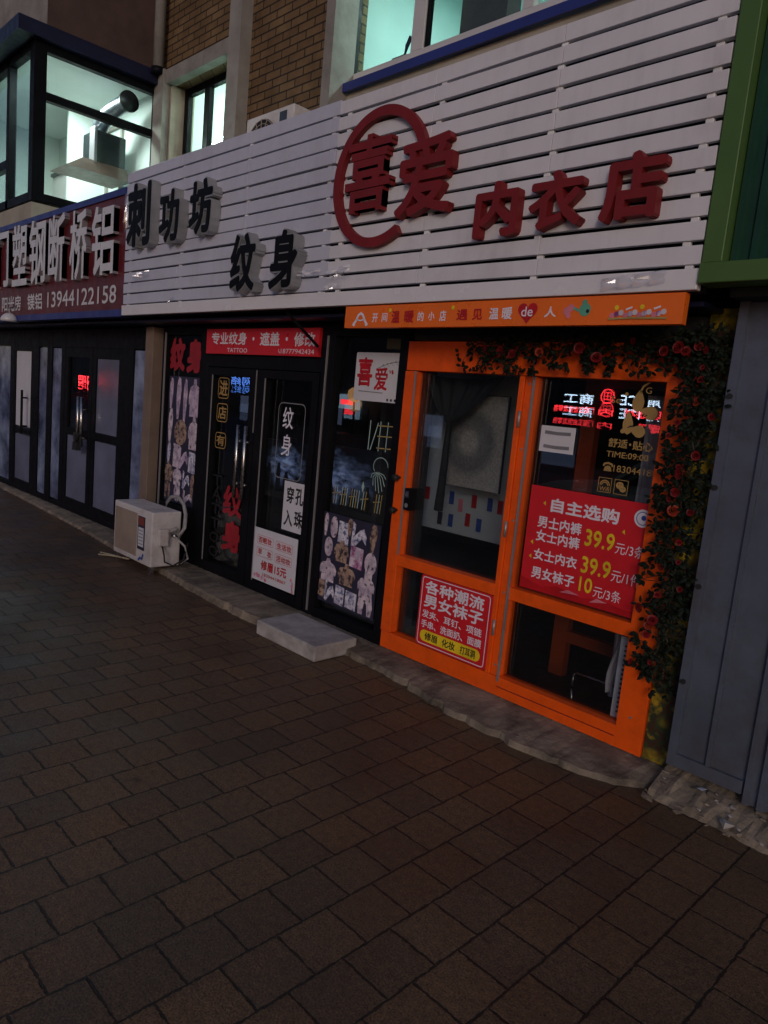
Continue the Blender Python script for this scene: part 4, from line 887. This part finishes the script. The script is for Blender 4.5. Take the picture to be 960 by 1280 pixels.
# big price poster
b = board('price_poster', -2.238, -1.47, .735, 1.315, -.004, 'red_panel', 'large red price poster with white characters and yellow prices in the orange window', 'poster', .003)
q = MB(); y = -.0055
for s, x0, x1, z0, z1, bo in (('自主选购', -2.10, -1.70, 1.185, 1.262, .035), ('男士内裤', -2.17, -1.90, 1.09, 1.155, .02), ('女士内裤', -2.17, -1.90, 1.013, 1.078, .02), ('女士内衣', -2.17, -1.90, .908, .972, .02), ('男女袜子', -2.17, -1.90, .805, .872, .02), ('元/3条', -1.698, -1.54, 1.04, 1.10, 0), ('元/1件', -1.698, -1.54, .895, .957, 0), ('元/3条', -1.785, -1.63, .79, .85, 0)):
    put_text(q, s, x0, x1, z0, z1, y, 'white_ink', bo)
q.build('white_lettering', b)
q = MB()
for s, x0, x1, z0, z1 in (('39.9', -1.873, -1.706, 1.045, 1.135), ('39.9', -1.873, -1.706, .90, .99), ('10', -1.871, -1.795, .80, .88)): put_text(q, s, x0, x1, z0, z1, y, 'yellow_ink', .03)
for x, z in ((-2.15, 1.225), (-1.675, 1.155), (-2.2, 1.0), (-2.2, .92)): q.poly([(x, z), (x + .018, z - .012), (x + .014, z + .014)], y, 'yellow_ink')
q.build('yellow_lettering', b)
q = MB(); q.disc(-1.577, 1.24, .045, y, 'white_ink', 24); q.disc(-1.577, 1.24, .034, y - .0005, 'blue_ink', 24); q.disc(-1.577, 1.24, .030, y - .001, 'white_ink', 24); q.disc(-1.572, 1.243, .013, y - .0015, 'blue_ink', 12); q.build('round_emblem', b)
q = MB(); q.poly([(-2.238, .735), (-1.47, .735), (-1.47, .775), (-1.60, .765), (-1.75, .785), (-1.85, .765), (-2.0, .79), (-2.1, .765), (-2.238, .80)], y, 'red_ink'); q.poly([(-1.98, .765), (-1.86, .775), (-1.93, .788)], y - .0005, 'pink_ink'); q.poly([(-1.80, .755), (-1.70, .775), (-1.76, .785)], y - .0005, 'pink_ink'); q.build('ribbon_print', b)
# dim things inside the lingerie shop
wt = MB(); vs = []; fs = []
for j in range(8):
    z = .66 - j * .055
    for i in range(9): u = i / 8; vs.append((-1.70 + u * (.10 - .008 * j) + .012 * math.sin(j * .9), .12 + .025 * math.sin(u * 9 + j * .4), z))
for j in range(7):
    for i in range(8): a = j * 9 + i; fs.append((a, a + 1, a + 10, a + 9))
wt.add(vs, fs, 'cloth_white'); o = wt.build('white_cloth', smooth=True); tag(o, 'white cloth hanging inside the lower right pane beside the dotted strip', 'cloth')
ip = thing('pale_partition', (-2.85, .5, .07), 'pale partition with small red and blue cards behind the orange door', 'partition')
q = MB(); q.box(-3.72, -2.70, .50, .53, .83, 2.15, 'panel_pale'); q.box(-3.72, -2.70, .485, .53, .78, .83, 'black_frame'); q.build('panel', ip)
for i, (x, z) in enumerate(((-3.54, 1.03), (-3.31, 1.03), (-3.225, .99), (-3.11, 1.035), (-2.975, 1.035), (-2.89, 1.03), (-3.40, .87), (-3.30, .87), (-3.15, .90), (-3.05, .88), (-2.80, .95))):
    x += .08; q = MB(); q.box(x, x + .04, .492, .497, z, z + .09, ('red_ink', 'blue_ink', 'pink_ink', 'red_ink', 'blue_ink', 'red_ink', 'label_dark', 'blue_ink')[i % 8]); q.build('card', ip)
q = MB(); q.box(-3.11, -2.68, .29, .30, 1.19, 1.79, 'fur'); q.box(-3.115, -2.675, .30, .315, 1.185, 1.795, 'label_dark'); o = q.build('round_rug_panel'); tag(o, 'grey furry panel with a round ring pattern hanging behind the orange door', 'panel')
dr = thing('black_drape', (-2.92, .15, 1.2), 'black gathered drape knotted behind the orange door glass', 'curtain')
q = MB(); NU, NV = 24, 10; vs = []; fs = []
for j in range(NV + 1):
    v = j / NV; wd = (1 - v) ** .8 * .30 + v * .028; zc = 1.90 - v * .30; cxx = -2.93 - .075 * v
    for i in range(NU + 1):
        u = i / NU * 2 - 1; vs.append((cxx + u * wd, .14 + .025 * math.sin(u * 14) * (1 - v * .5), zc - .02 * (1 - u * u) * (1 - v)))
for j in range(NV):
    for i in range(NU): a = j * (NU + 1) + i; fs.append((a, a + 1, a + NU + 2, a + NU + 1))
q.add(vs, fs, 'drape'); q.build('swag', dr, smooth=True)
q = MB(); q.tube([(-3.005, .14, 1.61), (-3.01, .14, 1.4), (-3.013, .14, 1.2), (-3.02, .14, 1.03)], .018, 'drape', 8, True, .030); q.build('tail', dr, smooth=True)
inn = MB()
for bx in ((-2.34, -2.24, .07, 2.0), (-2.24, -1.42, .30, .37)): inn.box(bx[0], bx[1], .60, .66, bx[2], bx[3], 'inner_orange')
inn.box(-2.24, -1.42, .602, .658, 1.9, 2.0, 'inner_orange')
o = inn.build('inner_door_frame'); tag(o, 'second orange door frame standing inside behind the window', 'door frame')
q = MB(); vs = []; fs = []
for j in range(9):
    z = 1.85 - j * .205
    for i in range(13): u = i / 12; vs.append((-1.76 + u * .17 + .01 * math.sin(j), .24 + .02 * math.sin(u * 16 + j * .3), z))
for j in range(8):
    for i in range(12): a = j * 13 + i; fs.append((a, a + 1, a + 14, a + 13))
q.add(vs, fs, 'cloth_white'); o = q.build('white_curtain', smooth=True); tag(o, 'narrow pale curtain hanging inside the orange window at its right', 'curtain')
q = MB(); q.add([(-1.545, .05, .20), (-1.47, .05, .20), (-1.505, .055, .58), (-1.548, .055, .58)], [(0, 1, 2, 3)], 'white_ink'); q.add([(-1.545, .062, .20), (-1.47, .062, .20), (-1.505, .066, .58), (-1.548, .066, .58)], [(3, 2, 1, 0)], 'white_ink')
for k in range(14): z = .23 + k * .025; q.disc(-1.535 + .0006 * k, z, .005, .045, 'black_ink', 6)
q2 = MB(); q2.box(-1.615, -1.549, .035, .045, .19, .62, 'white_ink')
for k in range(15): q2.box(-1.588, -1.577, .032, .0345, .22 + k * .025, .23 + k * .025, 'black_ink')
o = q2.build('dotted_strip'); tag(o, 'white strip with a row of dark dots leaning inside the lower right pane', 'strip')
q = MB(); q.tube([(-1.92, .16, .20), (-1.92, .16, .285), (-1.90, .16, .30), (-1.75, .16, .30), (-1.60, .16, .30), (-1.57, .16, .285), (-1.57, .16, .2)], .006, 'steel', 8); q.tube([(-1.90, .16, .07), (-1.92, .16, .20)], .006, 'steel', 8); q.tube([(-1.57, .16, .07), (-1.57, .16, .2)], .006, 'steel', 8)
o = q.build('chrome_rail', smooth=True); tag(o, 'low curved chrome rail on the floor inside the lower right pane', 'rail')
# patterned column
q = MB(); q.box(-1.395, -1.245, -.02, .06, .07, 2.24, 'wallpaper'); o = q.build('wall_column'); tag(o, 'narrow column covered in dark leafy yellow and red print', 'column')

# ================================================================ silk rose garlands
def leafmesh(mb, p, d, n, L, W2):
    d = d.normalized(); s = d.cross(n).normalized(); n = s.cross(d)
    P = [p, p + d * L * .3 + s * W2 * .8 - n * W2 * .15, p + d * L * .65 + s * W2 * .75 - n * W2 * .2, p + d * L - n * W2 * .5, p + d * L * .65 - s * W2 * .75 - n * W2 * .2, p + d * L * .3 - s * W2 * .8 - n * W2 * .15, p + d * L * .5 + n * .002]
    mb.add([tuple(x) for x in P], [(0, 1, 6), (1, 2, 6), (2, 3, 6), (3, 4, 6), (4, 5, 6), (5, 0, 6)], 'leaf')
def rosemesh(mb, c, ax, r, mat):
    ax = ax.normalized(); a = ax.cross(Vector((0, 0, 1)) if abs(ax.z) < .9 else Vector((1, 0, 0))).normalized(); b = ax.cross(a)
    for ring, (rr, n, op) in enumerate(((.30, 3, .15), (.62, 5, .45), (1.0, 6, .9))):
        for k in range(n):
            t0 = 2 * PI * (k + ring * .37) / n; wd = 2 * PI / n * .72; vs = []
            for i in range(4):
                h = i / 3
                for j in range(4):
                    th = t0 + (j / 3 - .5) * 2 * wd * (1 - .35 * h * h); q_ = r * rr * (.25 + .75 * math.sin(h * PI / 2)) * (1 + op * .25 * h * h)
                    vs.append(c + (a * math.cos(th) + b * math.sin(th)) * q_ + ax * r * (h * (1.15 - op * .75) - .35 + (.2 if ring == 0 else 0)))
            mb.add([tuple(v) for v in vs], [(i * 4 + j, i * 4 + j + 1, (i + 1) * 4 + j + 1, (i + 1) * 4 + j) for i in range(3) for j in range(3)], mat)
def garland(name, path, label, nleaf, spread, nrose, hang=0.0):
    t = thing(name, path[0], label, 'garland', 'silk rose garlands round the lingerie shopfront')
    P = [Vector(p) for p in path]
    def at(u):
        s = u * (len(P) - 1); i = min(int(s), len(P) - 2); return P[i].lerp(P[i + 1], s - i)
    q = MB()
    for k in range(3): q.tube([at(u / 30) + Vector((.03 * math.sin(u * .9 + k * 2), .012 * math.cos(u * .7 + k), .03 * math.cos(u * .8 + k * 2))) for u in range(31)], .004, 'stem', 5)
    for k in range(18):
        p = at(rnd.random()); q.tube([p, p + Vector((rnd.uniform(-1, 1) * spread, -.02, rnd.uniform(-1, .4) * spread))], .0025, 'stem', 4)
    q.build('stem', t)
    q = MB(); n = 0; stl = []
    while n < nleaf:
        u_ = rnd.random(); c = at(u_) + Vector((max(-1.5, min(1.3, rnd.gauss(0, 1))) * spread, rnd.uniform(-.05, .03), max(-1.6, min(1.6, rnd.gauss(0, 1))) * (spread if hang else spread * .6) - hang))
        if n % 3 == 0: stl.append((at(u_), c.copy()))
        for k in range(rnd.randint(3, 5)):
            d = Vector((rnd.uniform(-1, 1), rnd.uniform(-.7, .1), rnd.uniform(-1, .6)))
            leafmesh(q, c + d * .008, d, Vector((rnd.uniform(-.5, .5), -1, rnd.uniform(0, .8))), rnd.uniform(.022, .044), rnd.uniform(.008, .014)); n += 1
    q.build('leaves', t)
    q = MB()
    for a_, b_ in stl: q.tube([a_, a_.lerp(b_, .5) + Vector((0, -.012, .01)), b_], .0022, 'stem', 4)
    q.build('twigs', t)
    for k in range(nrose):
        c = at((k + rnd.uniform(.2, .8)) / nrose) + Vector((rnd.gauss(0, spread * .7), -.055, rnd.gauss(-hang * .6, spread * .4)))
        q = MB(); rosemesh(q, c, Vector((rnd.uniform(-.5, .5), -1, rnd.uniform(-.2, .6))), rnd.choice((.010, .014, .018, .022)) * rnd.uniform(.9, 1.1), 'rose_o' if k % 9 == 4 else 'rose'); q.build('rose', t, smooth=True)
    return t
garland('rose_garland', [(-2.72, -.07, 2.05), (-2.45, -.08, 2.045), (-2.1, -.09, 2.06), (-1.8, -.09, 2.07), (-1.5, -.09, 2.08), (-1.3, -.08, 2.06)], 'rose garland draped along the top of the orange door and window', 1000, .06, 12, .03)
garland('rose_garland', [(-1.38, -.08, 2.08), (-1.33, -.10, 1.85), (-1.36, -.10, 1.6), (-1.37, -.09, 1.35), (-1.37, -.09, 1.05), (-1.36, -.08, .8), (-1.36, -.07, .5)], 'rose garland hanging down the column at the right of the orange window', 1750, .078, 26)

# ================================================================ metal shed at the right
ms = thing('metal_shed', (.5, -.1, .1), 'metal shed wall with green upper cladding and grey panel at the right', 'shed')
def corrug(x0, x1, z0, z1, y, pitch, amp, mat, name):
    q = MB(); n = int((x1 - x0) / pitch * 6); P = []
    for i in range(n + 1): x = x0 + (x1 - x0) * i / n; ph = (i % 6) / 6; P.append((x, y - (amp if 1 / 6 <= ph <= 3 / 6 else 0)))
    q.add([(x, yy, z0) for x, yy in P] + [(x, yy, z1) for x, yy in P], [(i, i + 1, i + n + 2, i + n + 1) for i in range(n)], mat); return q.build(name, ms)
corrug(-1.25, 4, 2.36, 6, -.28, .075, .02, 'green_sheet', 'green_cladding')
q = MB(); q.box(-1.328, -1.245, -.36, -.25, 2.368, 6, 'green_trim'); q.box(-1.328, 4, -.375, -.25, 2.285, 2.366, 'green_trim'); q.build('green_trim', ms, bevel=.004)
q = MB(); q.box(-1.235, -.90, -.10, .0, .14, 2.28, 'grey_sheet'); q.build('grey_panel', ms)
q = MB(); q.box(-1.235, -1.195, -.125, -.10, .14, 2.28, 'grey_sheet'); q.box(-1.065, -1.045, -.118, -.10, .2, 2.28, 'grey_sheet'); q.box(-1.195, -.90, -.122, -.10, .14, .20, 'grey_sheet')
for z in (.55, 1.0, 1.45, 1.85): q.tube([(-1.215, -.125, z), (-1.215, -.137, z)], .012, 'rubber', 8)
q.build('panel_rib', ms)
corrug(-.90, 4, .10, 2.285, -.10, .06, .022, 'grey_sheet', 'grey_cladding')
q = MB(); q.box(-1.24, 4, -.24, -.10, 2.25, 2.284, 'dark'); q.box(-1.2, 4, .0, .1, .1, 6, 'dark'); q.build('backing', ms)

# ================================================================ across the street (seen only as reflections in the glass)
ob2 = thing('opposite_building', (-30, -26, -.12), 'dark shop building across the street', 'building')
q = MB(); q.box(-80, 8, -34, -25.6, -.12, 9, 'facade'); q.build('wall', ob2)
q = MB()
for x in range(-78, 4, 4): q.box(x, x + 3.2, -25.6, -25.5, .2, 1.5, 'car_glass')
for x in (-44, -36, -28, -20): q.box(x, x + 3.0, -25.59, -25.48, .25, 1.4, 'shop_glow')
q.build('shop_window', ob2)
def led(name, items, label):
    t = thing(name, (items[0][1], -25.4, items[0][3]), label, 'sign')
    q = MB(); x0 = min(i[1] for i in items) - .3; x1 = max(i[2] for i in items) + .3; z0 = min(i[3] for i in items) - .1; z1 = max(i[4] for i in items) + .1
    q.box(x0, x1, -25.5, -25.42, z0, z1, 'dark'); q.build('panel', t)
    q = MB()
    for s, a, b, c, d, mt in items: put_text(q, s, a, b, c, d, -25.40, mt, .022, 0, None, True)
    q.build('lit_lettering', t); return t
led('led_sign', [('门窗五金批发零售', -18.35, -16.3, 2.15, 2.45, 'led_red'), ('内', -16.1, -15.4, 2.12, 2.42, 'led_red'), ('水暖建材', -14.9, -12.7, 2.12, 2.5, 'led_red')], 'red running letter sign across the street')
led('neon_sign', [('商工', -17.9, -16.4, 2.55, 3.0, 'led_white'), ('ICE', -15.15, -14.2, 2.62, 3.05, 'led_white'), ('日用', -13.9, -12.8, 2.62, 2.9, 'led_white')], 'blue white neon sign across the street')
q = MB(); q.tube([(-15.75 + .30 * math.cos(a), -25.38, 2.95 + .30 * math.sin(a)) for a in [2 * PI * k / 24 for k in range(25)]], .035, 'led_red', 6, False); put_text(q, '田', -15.93, -15.57, 2.77, 3.13, -25.38, 'led_red', .02, 0, None, True)
o = q.build('ring_sign'); tag(o, 'round red neon emblem across the street', 'sign')
led('led_sign', [('网吧', -72.5, -68.6, .95, 1.75, 'led_red')], 'distant red letter sign across the street')
led('neon_sign', [('网络', -45.3, -42.6, 2.1, 2.7, 'led_blue')], 'blue neon sign across the street')
q = MB(); q.box(-33.2, -31.5, -25.5, -25.3, 1.25, 2.1, 'led_box'); q.box(-33.0, -31.7, -25.29, -25.28, 1.5, 1.8, 'led_red'); o = q.build('lightbox_sign'); tag(o, 'pale lit box sign across the street', 'sign')
sp = thing('street_lamp', (-30.6, -24.2, -.12), 'orange globe street lamp across the street', 'street lamp')
q = MB(); q.tube([(-30.6, -24.2, -.12), (-30.6, -24.2, 1.75)], .06, 'black_frame', 8); q.build('pole', sp)
q = MB(); vs = []; fs = []
for i in range(9):
    a = PI * i / 8
    for k in range(12): vs.append((-30.6 + .42 * math.sin(a) * math.cos(2 * PI * k / 12), -24.2 + .42 * math.sin(a) * math.sin(2 * PI * k / 12), 2.1 - .42 * math.cos(a)))
for i in range(8):
    for k in range(12): fs.append((i * 12 + k, i * 12 + (k + 1) % 12, (i + 1) * 12 + (k + 1) % 12, (i + 1) * 12 + k))
q.add(vs, fs, 'lamp_orange'); q.build('globe', sp, smooth=True)
# unseen car added close behind the viewer to shade the pavement
cr = thing('shade_car', (-3.3, -5.6, 0), 'unseen white car added behind the viewer to shade the pavement', 'car')
CX, CY = 7.55, 2.55
q = MB(); L = [(x + CX, z) for x, z in [(-13.1, .35), (-13.1, .75), (-12.6, .92), (-11.9, .98), (-11.35, 1.42), (-9.9, 1.45), (-9.2, 1.0), (-8.85, .92), (-8.8, .35)]]
for y0, y1, ins in ((-9.05 + CY, -7.35 + CY, 0),):
    q.prism(L, y0, y1, 'car_white')
q.build('body', cr, bevel=.06)
q = MB(); W4 = [(x + CX, z) for x, z in ((-11.8, 1.0), (-11.32, 1.36), (-9.95, 1.38), (-9.35, 1.0))]; q.poly(W4, -7.335 + CY, 'car_glass'); q.poly(W4[::-1], -9.065 + CY, 'car_glass'); q.build('shade_car_window', cr)
for x in (-12.35 + CX, -9.6 + CX):
    for y0, y1 in ((-7.5, -7.3), (-9.1, -8.9)): q = MB(); q.tube([(x, y0 + CY, .32), (x, y1 + CY, .32)], .32, 'rubber', 18); q.build('shade_car_wheel', cr)
